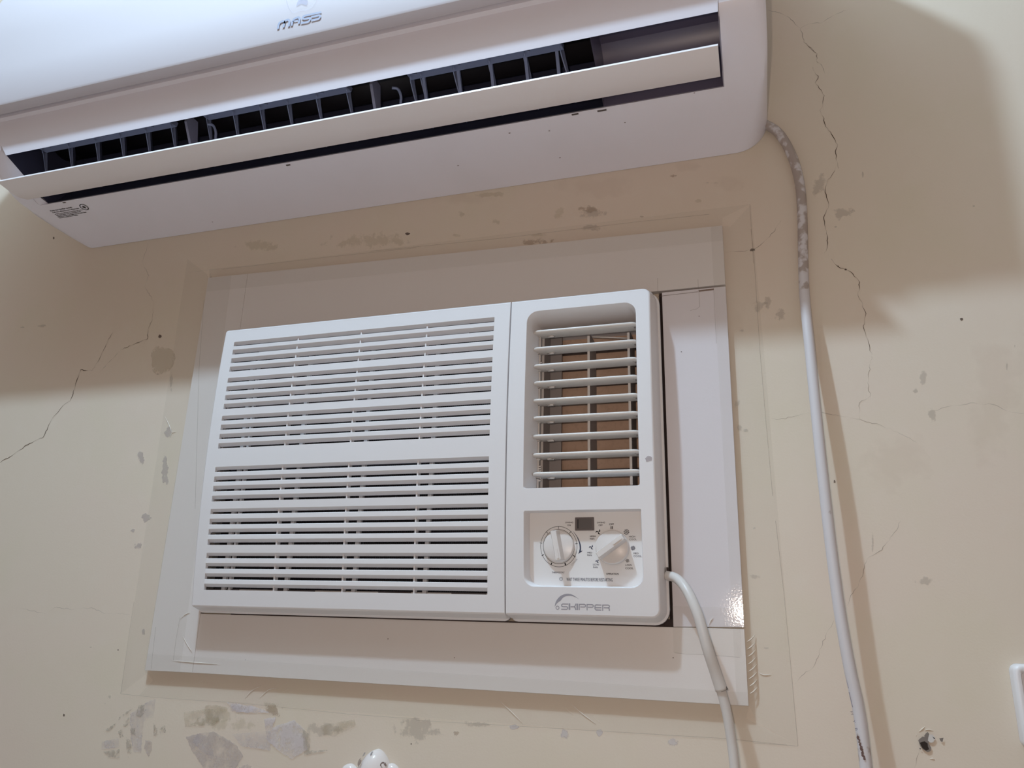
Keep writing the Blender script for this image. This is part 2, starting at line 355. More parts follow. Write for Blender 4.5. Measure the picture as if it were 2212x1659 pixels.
# --- left grille
SL = [(0.4214,0.4138),(0.4074,0.3996),(0.3928,0.3848),(0.3783,0.3702),(0.3594,0.3516),(0.3449,0.3368),(0.3301,0.3222),(0.3157,0.3076),(0.2963,0.2884),(0.2813,0.2733),(0.2663,0.2585),(0.2513,0.2433),
      (0.2139,0.2056),(0.1985,0.1903),(0.1836,0.1755),(0.1684,0.16),(0.1486,0.1406),(0.1331,0.1248),(0.1177,0.1095),(0.1024,0.0942),(0.0825,0.0745),(0.0672,0.0593),(0.0521,0.044),(0.0371,0.0287)]
def zfix(v):
    z = v
    for _ in range(4): z = v/.983*yf(z)
    return z
SL = [(zfix(a), zfix(b_)) for a, b_ in SL]
GX0 = (atf(507, 742).x+atf(470, 972).x+atf(439, 1277).x)/3; GX1 = (atf(1068, 687).x+atf(1053, 1285).x)/2
RIBS = [(atf(*a).x+atf(*b_).x)/2 for a, b_ in (((642, 736), (588, 1277)), ((780, 721), (735, 1280)), ((923, 707), (890, 1283)))]
bm = bmesh.new(); outer = bezel(bm, AX0, SM-.0006, AZ0, AZ1, (.004, .001, .001, .005), True, False)
holes = []
for k in range(6):
    z1, z0 = SL[4*k][0], SL[4*k+3][1]; h = rrect(GX0, GX1, z0, z1, .0006, 2); holes.append(h)
    loft(bm, [[(x, yf(z), z) for x, z in h], [(x, yf(z)+.006, z-.0042) for x, z in h]])
plate(bm, outer, holes, yf)
bmesh.ops.remove_doubles(bm, verts=bm.verts[:], dist=1e-5)
link('grille_frame', bm, M['plastic'], ac, auto=35, flatfront=True)
for k in range(6):
    for j in range(3):
        zt_, zb_ = SL[4*k+j][1], SL[4*k+j+1][0]; y0 = yf((zt_+zb_)/2); e = .0005
        bm = bmesh.new(); prism(bm, [(y0+e, zb_), (y0, zb_+e), (y0, zt_-e), (y0+e, zt_), (y0+.0062, zt_-.0042), (y0+.0062, zb_-.0042)], GX0-.0005, GX1+.0005)
        link('slat', bm, M['plastic'], ac)
for x in RIBS:
    for k in range(6):
        bm = bmesh.new(); z1, z0 = SL[4*k][0]-.0008, SL[4*k+3][1]-.001; n_ = 5
        prof = [(yf(z0+(z1-z0)*i/n_)+.0025, z0+(z1-z0)*i/n_) for i in range(n_+1)]+[(yf(z1-(z1-z0)*i/n_)+.0110, z1-(z1-z0)*i/n_) for i in range(n_+1)]
        prism(bm, prof, x-.0011, x+.0011)
        link('grille_rib', bm, M['plastic'], ac)
# coil and filter frame behind the slats
bm = bmesh.new(); box(bm, AX0+.004, SM-.004, 1.030, 1.045, AZ0+.004, AZ1-.004)
coil = link('evaporator_coil', bm, M['coil'], ac)
bm = bmesh.new()
x = GX0-.01
while x < GX1+.01: box(bm, x, x+.0006, 1.0275, 1.0301, AZ0+.01, AZ1-.02); x += .0032
o = link('coil_fins', bm, M['metal'] and mat('coil_fin_metal', (.055, .05, .055), .4, .5, .6), ac); o['kind'] = 'stuff'
for i, x in enumerate([GX0+.014, GX0+.026]+[r_+.004 for r_ in RIBS]):
    bm = bmesh.new(); box(bm, x, x+(.006 if i != 1 else .004), 1.008, 1.0135, AZ0+.02, AZ1-.045); link('filter_rib', bm, M['plastic'], ac)
bm = bmesh.new()
for i in range(18): z = .03+i*.0205; box(bm, GX0-.004, GX1+.004, 1.016, 1.0175, z, z+.0016)
link('filter_crossbars', bm, mat('filter_grey', (.16, .15, .17), .6), ac)
for a, b_ in ((440, 520), (595, 680), (725, 815), (893, 975)):      # pale filter tabs seen through the lowest slot
    pass
bm = bmesh.new(); box(bm, GX0-.005, GX1+.004, 1.0125, 1.0150, .012, .031); link('filter_frame', bm, M['ivory'], ac)
for px0, px1 in ((450, 516), (600, 680), (818, 888), (976, 1050)):
    a, b_ = at(px0, 1275, 1.012), at(px1, 1278, 1.012); bm = bmesh.new(); box(bm, a.x, b_.x, 1.0110, 1.0124, .0285, .0310); box(bm, a.x+.002, b_.x, 1.0110, 1.0124, .0225, .0270); link('filter_slot', bm, M['bar'], ac)
for px0, px1, py0 in ((1016, 1067, 700), (510, 563, 745)):          # dark cut-outs at the top of the filter
    a, b_ = atf(px0, py0, .02), atf(px1, py0, .02); bm = bmesh.new(); box(bm, a.x, b_.x, yf(.41)+.017, yf(.41)+.0185, AZ1-.042, AZ1-.012); link('filter_cutout', bm, M['bar'], ac)
# inner liner behind the slats: pale tray top so the top slots read white inside
bm = bmesh.new(); box(bm, GX0-.004, GX1+.004, yf(.42)+.020, yf(.42)+.022, .395, AZ1-.006); link('filter_top_rail', bm, M['plastic'], ac)

# --- right hand control section
OX0, OX1 = atf(1133, 860).x, (atf(1373, 800).x+atf(1385, 1040).x)/2
OZ0, OZ1 = (atf(1129, 1054).z+atf(1385, 1050).z)/2, (atf(1160, 672).z+atf(1350, 653).z)/2
KX0, KX1 = atf(1131, 1180).x, atf(1388, 1180).x
KZ0, KZ1 = (atf(1150, 1268).z+atf(1380, 1270).z)/2, (atf(1131, 1103).z+atf(1386, 1099).z)/2
orr = (.003, .003, .0165, .0165); krr = (.014, .016, .002, .002)
bm = bmesh.new(); outer = bezel(bm, SM+.0006, AX1, AZ0, AZ1, (.001, .011, .011, .001), False, True)
oh = rrect(OX0, OX1, OZ0, OZ1, orr); kh = rrect(KX0, KX1, KZ0, KZ1, krr)
plate(bm, outer, [oh, kh], yf)
# outlet recess: rolled edge, then walls raking in to the louvre opening
OB = dict(x0=OX0+.011, x1=OX1-.002, z0=OZ0-.001, z1=OZ1-.012)
loft(bm, [[(x, yf(z), z) for x, z in oh], ring(OX0+.0008, OX1-.0004, OZ0+.0004, OZ1-.0008, orr, lambda z: yf(z)+.0012), ring(OX0+.003, OX1-.001, OZ0, OZ1-.004, orr, lambda z: yf(z)+.012),
          ring(OB['x0'], OB['x1'], OB['z0'], OB['z1'], .003, lambda z: yf(z)+.030), ring(OB['x0'], OB['x1'], OB['z0'], OB['z1'], .003, 1.075)])
# control recess
KB = .0170
loft(bm, [[(x, yf(z), z) for x, z in kh], ring(KX0+.0008, KX1-.0008, KZ0+.0008, KZ1-.0005, krr, lambda z: yf(z)+.0010), ring(KX0+.004, KX1-.002, KZ0+.0025, KZ1-.001, krr, lambda z: yf(z)+KB+.0005)])
bmesh.ops.remove_doubles(bm, verts=bm.verts[:], dist=1e-5)
bez = link('control_bezel', bm, M['plastic'], ac, auto=40, flatfront=True)
bez['label'] = 'right hand bezel with outlet and dial recess'
# side and chassis behind
bm = bmesh.new()
for a in ((AX0+.002, AX0+.004, 1.019, 1.235, AZ0, AZ1), (AX1-.0002, AX1+.0018, 1.019, 1.235, AZ0, AZ1), (AX0+.002, AX1, 1.019, 1.235, AZ0-.001, AZ0+.001), (AX0+.002, AX1, 1.019, 1.235, AZ1-.001, AZ1+.001), (AX0+.002, AX1, 1.234, 1.236, AZ0, AZ1), (SM-.001, SM+.001, 1.02, 1.235, AZ0, AZ1)): box(bm, *a)
link('chassis', bm, M['metal'], ac)
bm = bmesh.new()
box(bm, AX1+.0072, AX1+.0078, 1.0188, 1.0296, AZ0-.004, AZ1+.008); box(bm, AX1+.0078, SXR+.0004, 1.0278, 1.0296, AZ0-.006, AZ1+.011)
box(bm, AX0+.05, AX1, 1.0188, 1.039, AZ0-.0095, AZ0-.0078); box(bm, AX1-.02, SXR, 1.022, 1.039, AZ0-.0095, AZ0); link('gap_shade_strip', bm, M['dark'], ac)  # dark strips put in for the shade inside the gap round the unit
# outlet: duct board, dark bars across it, vertical vanes
ox0, ox1, oz0, oz1 = OB['x0'], OB['x1'], OB['z0'], OB['z1']
bm = bmesh.new(); box(bm, ox0-.004, ox1+.004, 1.074, 1.080, oz0-.004, oz1+.004); link('duct_board', bm, M['card'], ac)
for i in range(9):
    z = oz0+.0105+i*(oz1-oz0-.028)/8.3; bm = bmesh.new(); box(bm, ox0, ox1, 1.066, 1.0735, z, z+.0052); link('duct_bar', bm, M['bar'], ac)
for (fx, wd, y0) in ((0.02, .0016, 1.018), (.50, .0022, 1.012), (.90, .0022, 1.012)):
    x = ox0+(ox1-ox0)*fx; bm = bmesh.new(); zt2 = oz1-.016 if fx > .1 else oz1-.004
    prism(bm, [(y0, oz0+.008), (y0+.006, oz0+.001), (1.06, oz0+.001), (1.06, zt2), (y0+.003, zt2), (y0, zt2-.004)], x-wd/2, x+wd/2); link('air_guide', bm, M['greyvane'], ac)
    bm = bmesh.new(); prism(bm, [(y0-.0012, oz0+.009), (y0, oz0+.008), (y0, zt2-.004), (y0-.0012, zt2-.004)], x-.0017, x+.0017); link('air_guide_edge', bm, M['ivory'], ac)
x = ox0+.003; bm = bmesh.new(); box(bm, x, x+.018, 1.056, 1.060, oz0, oz1); link('air_guide', bm, M['greyvane'], ac)
bm = bmesh.new(); p = zp(5.53, 1080, 600, [(1100, 705), (1530, 722)]); a, b_ = at(*p[0], 1.016), at(*p[1], 1.016); tube(bm, [a, b_], .0012, 8); link('linkage_rod', bm, M['ivory'], ac, True)
# side strip with comb teeth left of the louvres
bm = bmesh.new(); box(bm, ox0+.0005, ox0+.0022, 1.004, 1.010, oz0+.002, oz1-.006)
for k in range(4): box(bm, ox0+.0022, ox0+.0046, 1.004, 1.007, oz1-.058-k*.0028, oz1-.0565-k*.0028)
for k in range(7): box(bm, ox0+.0022, ox0+.0052, 1.004, 1.007, oz0+.035-k*.0033, oz0+.0368-k*.0033)
link('comb_strip', bm, M['ivory'], ac)
# nine horizontal louvres
BLD = [(713, 695), (749, 733), (787, 770), (824, 808), (861, 849), (899, 887.5), (938.7, 928.4), (978.4, 970.3), (1020.6, 1012.3)]
for i, (pl, pr) in enumerate(BLD):
    yb = .990; z = (at(1161, pl, yb).z+at(1362, pr, yb).z)/2; xa = at(1149+(-2 if i > 3 else 0), pl, yb).x; xb = ox1+.0015
    bm = bmesh.new()
    # plan outline with rounded front corners; section a thin rounded wedge
    c = .0225; r_ = .0085; out = []
    for k in range(7): a = math.pi*(1+.5*k/6); out.append((xa+r_+r_*math.cos(a), yb+r_+r_*math.sin(a)))
    for k in range(7): a = math.pi*(1.5+.5*k/6); out.append((xb-r_+r_*math.cos(a), yb+r_+r_*math.sin(a)))
    out += [(xb, yb+c), (xa, yb+c)]
    cx, cy = (xa+xb)/2, yb+c/2
    def rg(ins, z_): return [((cx+(x-cx)*(1-ins/(xb-xa)*2)), (cy+(y-cy)*(1-ins/c*2)), z_-(y-yb)*.06) for x, y in out]
    V = loft(bm, [rg(.0009, z-.0042), rg(.0002, z-.0034), rg(0, z-.0021), rg(.0002, z-.0007), rg(.0010, z)])
    bm.faces.new(V[0]); bm.faces.new(V[-1][::-1]); bmesh.ops.recalc_face_normals(bm, faces=bm.faces[:])
    bl = link('louvre', bm, M['ivory'], ac, auto=50)
    bm = bmesh.new(); box(bm, xa+.001, xa+.010, yb+.012, yb+.017, z-.0074, z-.004); box(bm, xa+.019, xa+.030, yb+.012, yb+.018, z-.0074, z-.004)
    bmesh.ops.bevel(bm, geom=bm.edges[:], offset=.0012, segments=2, affect='EDGES'); link('louvre_tab', bm, M['ivory'], bl, True)
    bm = bmesh.new(); box(bm, xb-.0085, xb-.0065, yb+.006, yb+.012, z-.0046, z-.0030); box(bm, xb-.006, xb-.0005, yb+.007, yb+.013, z-.0052, z-.003); link('louvre_pivot', bm, M['greyvane'], bl)
# --- control plate, dials, switch, printing
yk = lambda z: yf(z)+KB
bm = bmesh.new(); plate(bm, rrect(KX0+.001, KX1, KZ0, KZ1+.001, .002), [], yk); cp = link('control_plate', bm, mat('control_plate_white', (.80, .79, .79), .3, .4), ac)
def atk(px, py, off=0): return atf(px, py, KB+off)
def kf(off): return lambda x, z: (x, yf(z)+KB+off, z)
Zk = 6.9125
def kp(x, y): p_ = atk(1100+x/Zk, 1080+y/Zk, -.0004); return (p_.x, p_.z)
pxm = 1/Zk*1.0/1665          # metres per zoom pixel on this plate
def knob(cx, cy, rz, ang, label):
    c = atk(1100+cx/Zk, 1080+cy/Zk, -.0035); r0 = rz*pxm; k_ = bmesh.new(); n_ = 48; rings = []
    for (rr_, yy) in ((r0*1.03, .0034), (r0*1.02, .0008), (r0*.99, -.0008), (r0*.93, -.0015)): rings.append([(c.x+rr_*math.cos(2*math.pi*i/n_), c.y+yy, c.z+rr_*math.sin(2*math.pi*i/n_)) for i in range(n_)])
    V = loft(k_, rings); k_.faces.new(V[-1]); bmesh.ops.recalc_face_normals(k_, faces=k_.faces[:])
    o_ = link('dial', k_, M['knob'], ac, auto=40); o_['label'] = label
    # grip bar
    g_ = bmesh.new(); hw, hl = .0048, r0*.97; d = Vector((math.cos(ang), 0, math.sin(ang))); s = Vector((-math.sin(ang), 0, math.cos(ang)))
    rg_ = []
    for (yy, kw, kl) in ((-.001, 1.12, 1.0), (-.013, .86, .985), (-.0146, .70, .96)):
        rg_.append([Vector((c.x, c.y+yy, c.z))+d*(hl*kl*sx_)+s*(hw*kw*sy_) for sx_, sy_ in ((-1, -.75), (-.96, -1), (.96, -1), (1, -.75), (1, .75), (.96, 1), (-.96, 1), (-1, .75))])
    V = loft(g_, rg_); g_.faces.new(V[-1]); bmesh.ops.recalc_face_normals(g_, faces=g_.faces[:])
    gr = link('grip', g_, M['knob'], o_, auto=30)
    q = bmesh.new(); e_ = .0008; cc = Vector((c.x, c.y-.0149, c.z))+d*hl*.55
    loft_pts = [[cc+d*(hl*.32*a_)+s*(.0014*b__)+Vector((0, yy, 0)) for a_, b__ in ((-1, -.6), (-.9, -1), (.9, -1), (1, -.6), (1, .6), (.9, 1), (-.9, 1), (-1, .6))] for yy in (.0008, -.0006)]
    V = loft(q, loft_pts); q.faces.new(V[-1]); bmesh.ops.recalc_face_normals(q, faces=q.faces[:]); link('pointer_mark', q, M['knob'], gr)
M['knob'] = mat('dial_ivory', (.72, .68, .66), .3, .45)
knob(735, 690, 233, math.radians(-79), 'left thermostat dial'); knob(1535, 702, 246, math.radians(35), 'right operation dial')
# rings and ticks
bm = bmesh.new(); c = kp(738, 695)
for rr_, wd in ((288*pxm, .0005), (245*pxm, .0005)): ribbon(bm, [(c[0]+rr_*.99*math.cos(2*math.pi*i/64), c[1]+rr_*1.04*math.sin(2*math.pi*i/64)) for i in range(64)], wd, kf(-.00015), True)
for a, b_, wd in (((737, 395), (735, 432), .0006), ((552, 470), (575, 500), .0007), ((925, 468), (898, 497), .0007), ((458, 640), (492, 648), .0006), ((1022, 650), (984, 656), .0006), ((484, 832), (516, 815), .0009), ((985, 850), (955, 825), .0011), ((622, 970), (636, 937), .0014), ((846, 978), (830, 942), .0018)):
    ribbon(bm, [kp(*a), kp(*b_)], wd, kf(-.00015))
link('dial_scale', bm, M['black'], cp)
bm = bmesh.new(); pts = [kp(*p_) for p_ in catmull_2d] if False else [kp(v.x, v.y) for v in catmull([(955, 470, 0), (1010, 545, 0), (1050, 640, 0), (1062, 720, 0), (1052, 775, 0)], 5)]
ribbon(bm, pts, lambda t: .0002+.0016*min(1, t*1.6), kf(-.00015)); bm.faces.new([bm.verts.new(kf(-.00015)(*kp(*q_))) for q_ in ((1030, 806), (1045, 765), (1098, 757))]); link('cooler_arrow', bm, M['navy'], cp)
ring_pts = lambda cx, cy, rr_: [kp(cx+rr_*math.cos(2*math.pi*i/24), cy+rr_*math.sin(2*math.pi*i/24)) for i in range(24)]
def ktext(s, x, y, h, m=M['black'], **k):
    p_ = atk(1100+x/Zk, 1080+y/Zk, -.0005); a_ = k.pop('rot', 0)
    def place(p, x, z):
        x, z = x*math.cos(a_)-z*math.sin(a_), x*math.sin(a_)+z*math.cos(a_); return Vector((p.x+x, yf(p.z+z)+KB-.00015, p.z+z))
    return text('lettering', s, 0, 0, h/Zk, p_.y, m, cp, base=p_, rot=place, **k)
ktext('SWING', 897, 337, 25, sx=1.12, bold=.01); ktext('ON', 891, 378, 25, sx=1.05, bold=.01)
ktext('SWING', 1370, 338, 25, sx=1.12, bold=.01); ktext('OFF', 1363, 378, 25, sx=1.05, bold=.01)
ktext('OFF', 1526, 364, 27, sx=1.15, bold=.02)
ktext('HIGH', 1202, 543, 25, sx=1.1, align='LEFT', bold=.02); ktext('FAN', 1202, 582, 25, sx=1.1, align='LEFT', bold=.02)
ktext('MED', 1163, 787, 25, M['navy'], sx=1.1, align='LEFT', bold=.01); ktext('FAN', 1163, 825, 25, M['navy'], sx=1.1, align='LEFT', bold=.01)
ktext('LOW', 1247, 966, 27, M['navy'], sx=1.1, align='LEFT', bold=.005); ktext('FAN', 1250, 1007, 27, M['navy'], sx=1.1, align='LEFT', bold=.005)
ktext('HIGH', 1786, 549, 25, sx=1.12, align='LEFT', bold=.01); ktext('COOL', 1788, 590, 27, sx=1.1, align='LEFT')
ktext('MED', 1853, 798, 25, M['navy'], sx=1.1, align='LEFT', bold=.01); ktext('COOL', 1853, 840, 28, M['navy'], sx=1.1, align='LEFT')
ktext('LOW', 1732, 975, 28, sx=1.1, align='LEFT', bold=.01); ktext('COOL', 1732, 1020, 28, sx=1.1, align='LEFT', bold=.01)
ktext('THERMOSTAT', 729, 1084, 25, M['navy'], sx=.92, bold=.01); ktext('OPERATION', 1541, 1105, 25, M['black'], sx=1.0, bold=.025)
ktext('WAIT THREE MINUTES BEFORE RESTARTING', 1197, 1192, 50, M['navy'], sx=.485, bold=.012, spacing=1.07)
ktext('COOLER', 972, 928, 22, M['greyprint'], sx=1.12, rot=math.radians(46))
bm = bmesh.new(); ribbon(bm, ring_pts(773, 1178, 24), .0004, kf(-.00015), True); ribbon(bm, [kp(773, 1165), kp(773, 1182)], .0005, kf(-.00015)); ribbon(bm, [kp(773, 1187), kp(773, 1191)], .0005, kf(-.00015)); link('caution_symbol', bm, M['navy'], cp)
bm = bmesh.new()
for x in (1519, 1539): ribbon(bm, [kp(x, 392), kp(x, 434)], .0011, kf(-.00015))
link('stop_symbol', bm, M['black'], cp)
for cx, cy, rr_, m_ in ((1750, 478, 45, 'black'), (1848, 718, 35, 'navy'), (1765, 908, 28, 'black')):
    bm = bmesh.new()
    for k in range(8 if rr_ > 30 else 6):
        a = math.pi*2*k/(8 if rr_ > 30 else 6)+.2; d = (math.cos(a), math.sin(a)); s = (-d[1], d[0])
        ribbon(bm, [kp(cx+d[0]*rr_*.12, cy+d[1]*rr_*.12), kp(cx+d[0]*rr_, cy+d[1]*rr_)], .0005, kf(-.00015))
        for q_ in (-1, 1): ribbon(bm, [kp(cx+d[0]*rr_*.55, cy+d[1]*rr_*.55), kp(cx+d[0]*rr_*.85+s[0]*q_*rr_*.25, cy+d[1]*rr_*.85+s[1]*q_*rr_*.25)], .00045, kf(-.00015))
    link('snowflake_symbol', bm, M[m_], cp)
for cx, cy, rr_, m_ in ((1331, 478, 44, 'black'), (1226, 706, 37, 'navy'), (1315, 915, 29, 'navy')):
    bm = bmesh.new()
    for k in range(3):
        a = math.radians(90+120*k); pts = []
        for i in range(7): t = i/6; aa = a-.75*t*t; pts.append(kp(cx+rr_*t*math.cos(aa), cy+rr_*t*math.sin(aa)))
        ribbon(bm, pts, lambda t, rr_=rr_: .0003+rr_*pxm*.42*math.sin(math.pi*min(1, t*.9+.05))**2, kf(-.00015))
    link('fan_symbol', bm, M[m_], cp)
# rocker switch
bm = bmesh.new(); a, b_ = kp(984, 458), kp(1266, 256); yy = yf(a[1])+KB; box(bm, a[0], b_[0], yy-.0016, yy+.002, a[1], b_[1]); bmesh.ops.bevel(bm, geom=bm.edges[:], offset=.0004, segments=2, affect='EDGES'); sw = link('swing_switch', bm, M['switch'], ac); sw['label'] = 'dark grey rocker switch'
bm = bmesh.new(); a, b_ = kp(1040, 428), kp(1230, 286); prism(bm, [(yy-.0014, a[1]), (yy-.0030, a[1]), (yy-.0030, b_[1]), (yy-.0014, b_[1])], a[0], b_[0])
for v in bm.verts:
    if v.co.x > (a[0]+b_[0])/2 and v.co.y < yy-.002: v.co.y += .0012
link('rocker', bm, mat('rocker_grey', (.11, .10, .10), .28, .5), sw)
bm = bmesh.new(); a, b_ = kp(1020, 428), kp(1042, 290); box(bm, a[0], b_[0], yy-.0019, yy-.001, a[1], b_[1]); link('rocker_gap', bm, M['black'], sw)
# maker's logo under the dials: arc, small ring and squared lettering
def lp(x, y): p_ = atf(1180+x/13.825, 1270+y/13.825, -.0003); return (p_.x, p_.z)
lf = lambda x, z: (x, yf(z)-.00012, z)
bm = bmesh.new()
up = catmull([(248, 560, 0), (290, 400, 0), (400, 260, 0), (520, 195, 0), (640, 175, 0), (760, 195, 0), (870, 255, 0), (980, 340, 0)], 4)
lo_ = catmull([(250, 560, 0), (330, 450, 0), (430, 375, 0), (500, 290, 0), (600, 245, 0), (740, 240, 0), (870, 280, 0), (980, 340, 0)], 4)
A = [bm.verts.new(lf(*lp(v.x, v.y))) for v in up]; B = [bm.verts.new(lf(*lp(v.x, v.y))) for v in lo_]
for i in range(len(A)-1): bm.faces.new((A[i], A[i+1], B[i+1], B[i]))
ribbon(bm, [lp(335+45*math.cos(2*math.pi*i/20), 592+50*math.sin(2*math.pi*i/20)) for i in range(20)], .0009, lf, True)
SW = 30*.98/1665/13.825
def stk(pts, wd=1.0): ribbon(bm, [lp(*q_) for q_ in pts], SW*wd, lf)
stk([(655, 482), (490, 480), (460, 500), (458, 540), (490, 560), (610, 562), (640, 585), (640, 615), (615, 638), (445, 636)])
stk([(692, 462), (692, 655)], 1.7); stk([(725, 563), (835, 563), (868, 530), (882, 470)]); stk([(835, 563), (865, 595), (880, 660)], 1.2)
stk([(925, 468), (927, 660)], 1.7)
stk([(985, 662), (985, 490), (1140, 490), (1170, 510), (1170, 550), (1145, 570), (1015, 568)])
stk([(1218, 668), (1218, 495), (1375, 500), (1402, 520), (1402, 555), (1375, 578), (1245, 576)])
stk([(1645, 512), (1480, 506), (1455, 530), (1455, 630), (1480, 658), (1645, 664)]); stk([(1470, 588), (1645, 590)])
stk([(1685, 685), (1685, 512), (1850, 512), (1885, 535), (1882, 575), (1850, 595), (1715, 590)]); stk([(1855, 595), (1880, 620), (1882, 690)], 1.1)
link('maker_logo', bm, M['greyprint'], ac)
# faint marks on the bezel
bm = bmesh.new(); p_ = atf(1401, 991, -.0004)
bm_pts = [(p_.x+.006*math.cos(a)*random.uniform(.6, 1), p_.z+.005*math.sin(a)*random.uniform(.6, 1)) for a in [k*.5 for k in range(12)]]
c_ = bm.verts.new((p_.x, yf(p_.z)-.0004, p_.z)); vs2 = [bm.verts.new((x, yf(z)-.0004, z)) for x, z in bm_pts]
for i in range(12): bm.faces.new((c_, vs2[i], vs2[(i+1) % 12]))
M['smudge'] = alpha_mat('grey_smudge', (.42, .36, .38), .5, 260, .5, .56, edge=False)
link('smudge', bm, M['smudge'], ac)
# cord outlet notch on the right side
bm = bmesh.new(); p_ = at(1442, 1243, 1.010); box(bm, p_.x-.001, p_.x+.0012, 1.008, 1.0188, p_.z-.002, p_.z+.010); link('cord_notch', bm, M['dark'], ac)

# ------------------------------------------------------------------ power cord of the window unit
cord = thing('power_cord', 'ivory power cord hanging from the lower right of the window unit', 'cord', tuple(at(1585, 1659, 1.0)))
sl = [at(1440, 1243, 1.008), at(1462, 1250, 1.000), at(1484, 1276, .985), at(1508, 1330, .975), at(1528, 1400, .975), at(1546, 1455, .982), at(1558, 1491, .985)]
bm = bmesh.new(); tube(bm, catmull(sl, 8), lambda t: .0060+.0010*max(0, t-.2), 20); slv = link('cord_sleeve', bm, M['cord'], cord, True); slv['label'] = 'thick ivory sleeve over the cord'
th = [at(1550, 1470, .984), at(1560, 1500, .986), at(1571, 1545, .988), at(1580, 1600, .99), at(1587, 1659, .99), at(1592, 1760, .99), at(1592, 1950, 1.0)]
bm = bmesh.new(); tube(bm, catmull(th, 8), .0056, 16); link('cord_lead', bm, M['cord'], cord, True)
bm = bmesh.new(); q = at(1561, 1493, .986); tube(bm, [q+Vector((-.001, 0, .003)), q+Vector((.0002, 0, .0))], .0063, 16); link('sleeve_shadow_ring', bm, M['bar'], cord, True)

# ------------------------------------------------------------------ drain conduit from the split unit
cd = thing('conduit_pipe', 'dirty white conduit hanging down the wall from the split unit', 'pipe', tuple(at(1880, 1659, 1.02)))
cpx = [(1628, 262, 1.024), (1652, 268, 1.022), (1684, 290, 1.022), (1712, 340, 1.022), (1728, 400, 1.022), (1733, 470, 1.022), (1735, 560, 1.021), (1738, 640, 1.018), (1750, 760, 1.009), (1764, 900, 1.001), (1779, 1040, .997), (1795, 1180, .996), (1814, 1320, .996), (1835, 1440, .997), (1856, 1540, .999), (1871, 1659, 1.0), (1885, 1800, 1.0), (1895, 2000, 1.002)]
cpt = catmull([at(a, b_, y_) for a, b_, y_ in cpx], 8)
bm = bmesh.new(); tube(bm, cpt, .0066, 18); o = link('conduit', bm, M['conduit'], cd, True)
me = o.data; at_ = me.attributes.new('rim', 'FLOAT', 'POINT'); zt0 = at(1735, 560, W).z; zlow = at(1860, 1560, W).z
for v in me.vertices:
    z = v.co.z+cd.location.z-CZ; at_.data[v.index].value = max(0, min(1, (z-zt0+.1)/.12)) if z > zt0-.2 else max(0, min(.55, (zlow+.02-z)/.05))
bm = bmesh.new()
for k in range(20):
    q = at(1853+k*.72+random.uniform(-1.5, 1.5), 1590+k*2.6, .9935); disc(bm, (q.x, q.z), random.uniform(.0006, .0018), flat(.9922+.0003*(k % 3)), 7)
link('dirt_spots', bm, M['rust'], cd)
M['faintnavy'] = alpha_mat('worn_blue_print', (.10, .11, .22), .6)
text('conduit_print', 'M Y B A', 1847, 1566, 4.5, .9945, M['faintnavy'], cd, rot=math.radians(-79), sx=1.5, spacing=1.6)
for pa, pb in (((1821, 1432), (1824, 1437)), ((1825.5, 1450), (1833, 1487)), ((1834, 1495), (1842, 1528))):
    bm = bmesh.new(); ribbon(bm, [(at(*pa, .9950).x, at(*pa, .9950).z), (at(*pb, .9950).x, at(*pb, .9950).z)], .0007, flat(.9950)); link('conduit_line', bm, M['faintnavy'], cd)

# ------------------------------------------------------------------ split air conditioner
sp = thing('split_air_conditioner', 'long white split air conditioner on the upper wall with open louver', 'air conditioner', (-.59, 1.03, .68))
XL, XR = -1.237, .052; SLX0, SLX1 = -1.198, -.0045
under = [(W-.0005, .6660), (1.0, .6725), (.96, .6790), (.925, .6855), (.905, .6900)]
lip_in = (.8165, .7350); lip_out = (.812, .7555)
close = [(.895, .6930), (.880, .6985), (.866, .7050), (.850, .7150), (.834, .7280), (.822, .7380), (.814, .7460), lip_out]
face = [lip_out, (.809, .772), (.8065, .790), (.8055, .797), (.8005, .8005), (.8005, .806), (.797, .812), (.797, 1.062), (W-.0005, 1.066)]
RC = .047; ZB = .666
def body_x(bm_, prof, x0, x1, n=1, endL=False, endR=False):
    xs = [x0+(x1-x0)*k/n for k in range(n+1)]; rings = []
    for x in xs:
        d = max(0, (x-(XR-RC)), ((XL+RC)-x)); zc = ZB+RC-math.sqrt(max(0, RC*RC-min(d, RC)**2))
        dy = 0
        rings.append([(x, y, max(z, zc+(z-ZB)*.25*(1 if z < ZB+RC else 0) if z < ZB+RC*1.4 else z)) for y, z in prof])
    loft(bm_, rings, close=False)
bm = bmesh.new()
full = under+close+face[1:]
endsR = [XR-RC+RC*math.sin(math.pi/2*k/10) for k in range(11)]; endsL = [v for v in (XL+RC-RC*math.sin(math.pi/2*k/10) for k in range(11)) if v < SLX0-.001]
def station(prof, xs):
    rings = []
    for x in xs:
        d = max(0, (x-(XR-RC)), ((XL+RC)-x)); d = min(d, RC); zc = ZB+RC-math.sqrt(max(0, RC*RC-d*d))
        inset = .010*(1-math.sqrt(max(0, 1-(max(0, d-(RC-.012))/.012)**2)))       # soft roll of the vertical end edge
        rings.append([(x, min(W-.0005, y+(inset if y < 1.0 else 0)), max(z, zc+(.0001 if z < zc else 0))) for y, z in prof])
    return rings
V = loft(bm, station(full, [SLX1]+endsR), close=False); bm.faces.new(V[-1])
V = loft(bm, station(full, [SLX0]+endsL), close=False); bm.faces.new(V[-1][::-1])
loft(bm, station(under, [SLX0, SLX1]), close=False); loft(bm, station(face, [SLX0, SLX1]), close=False)
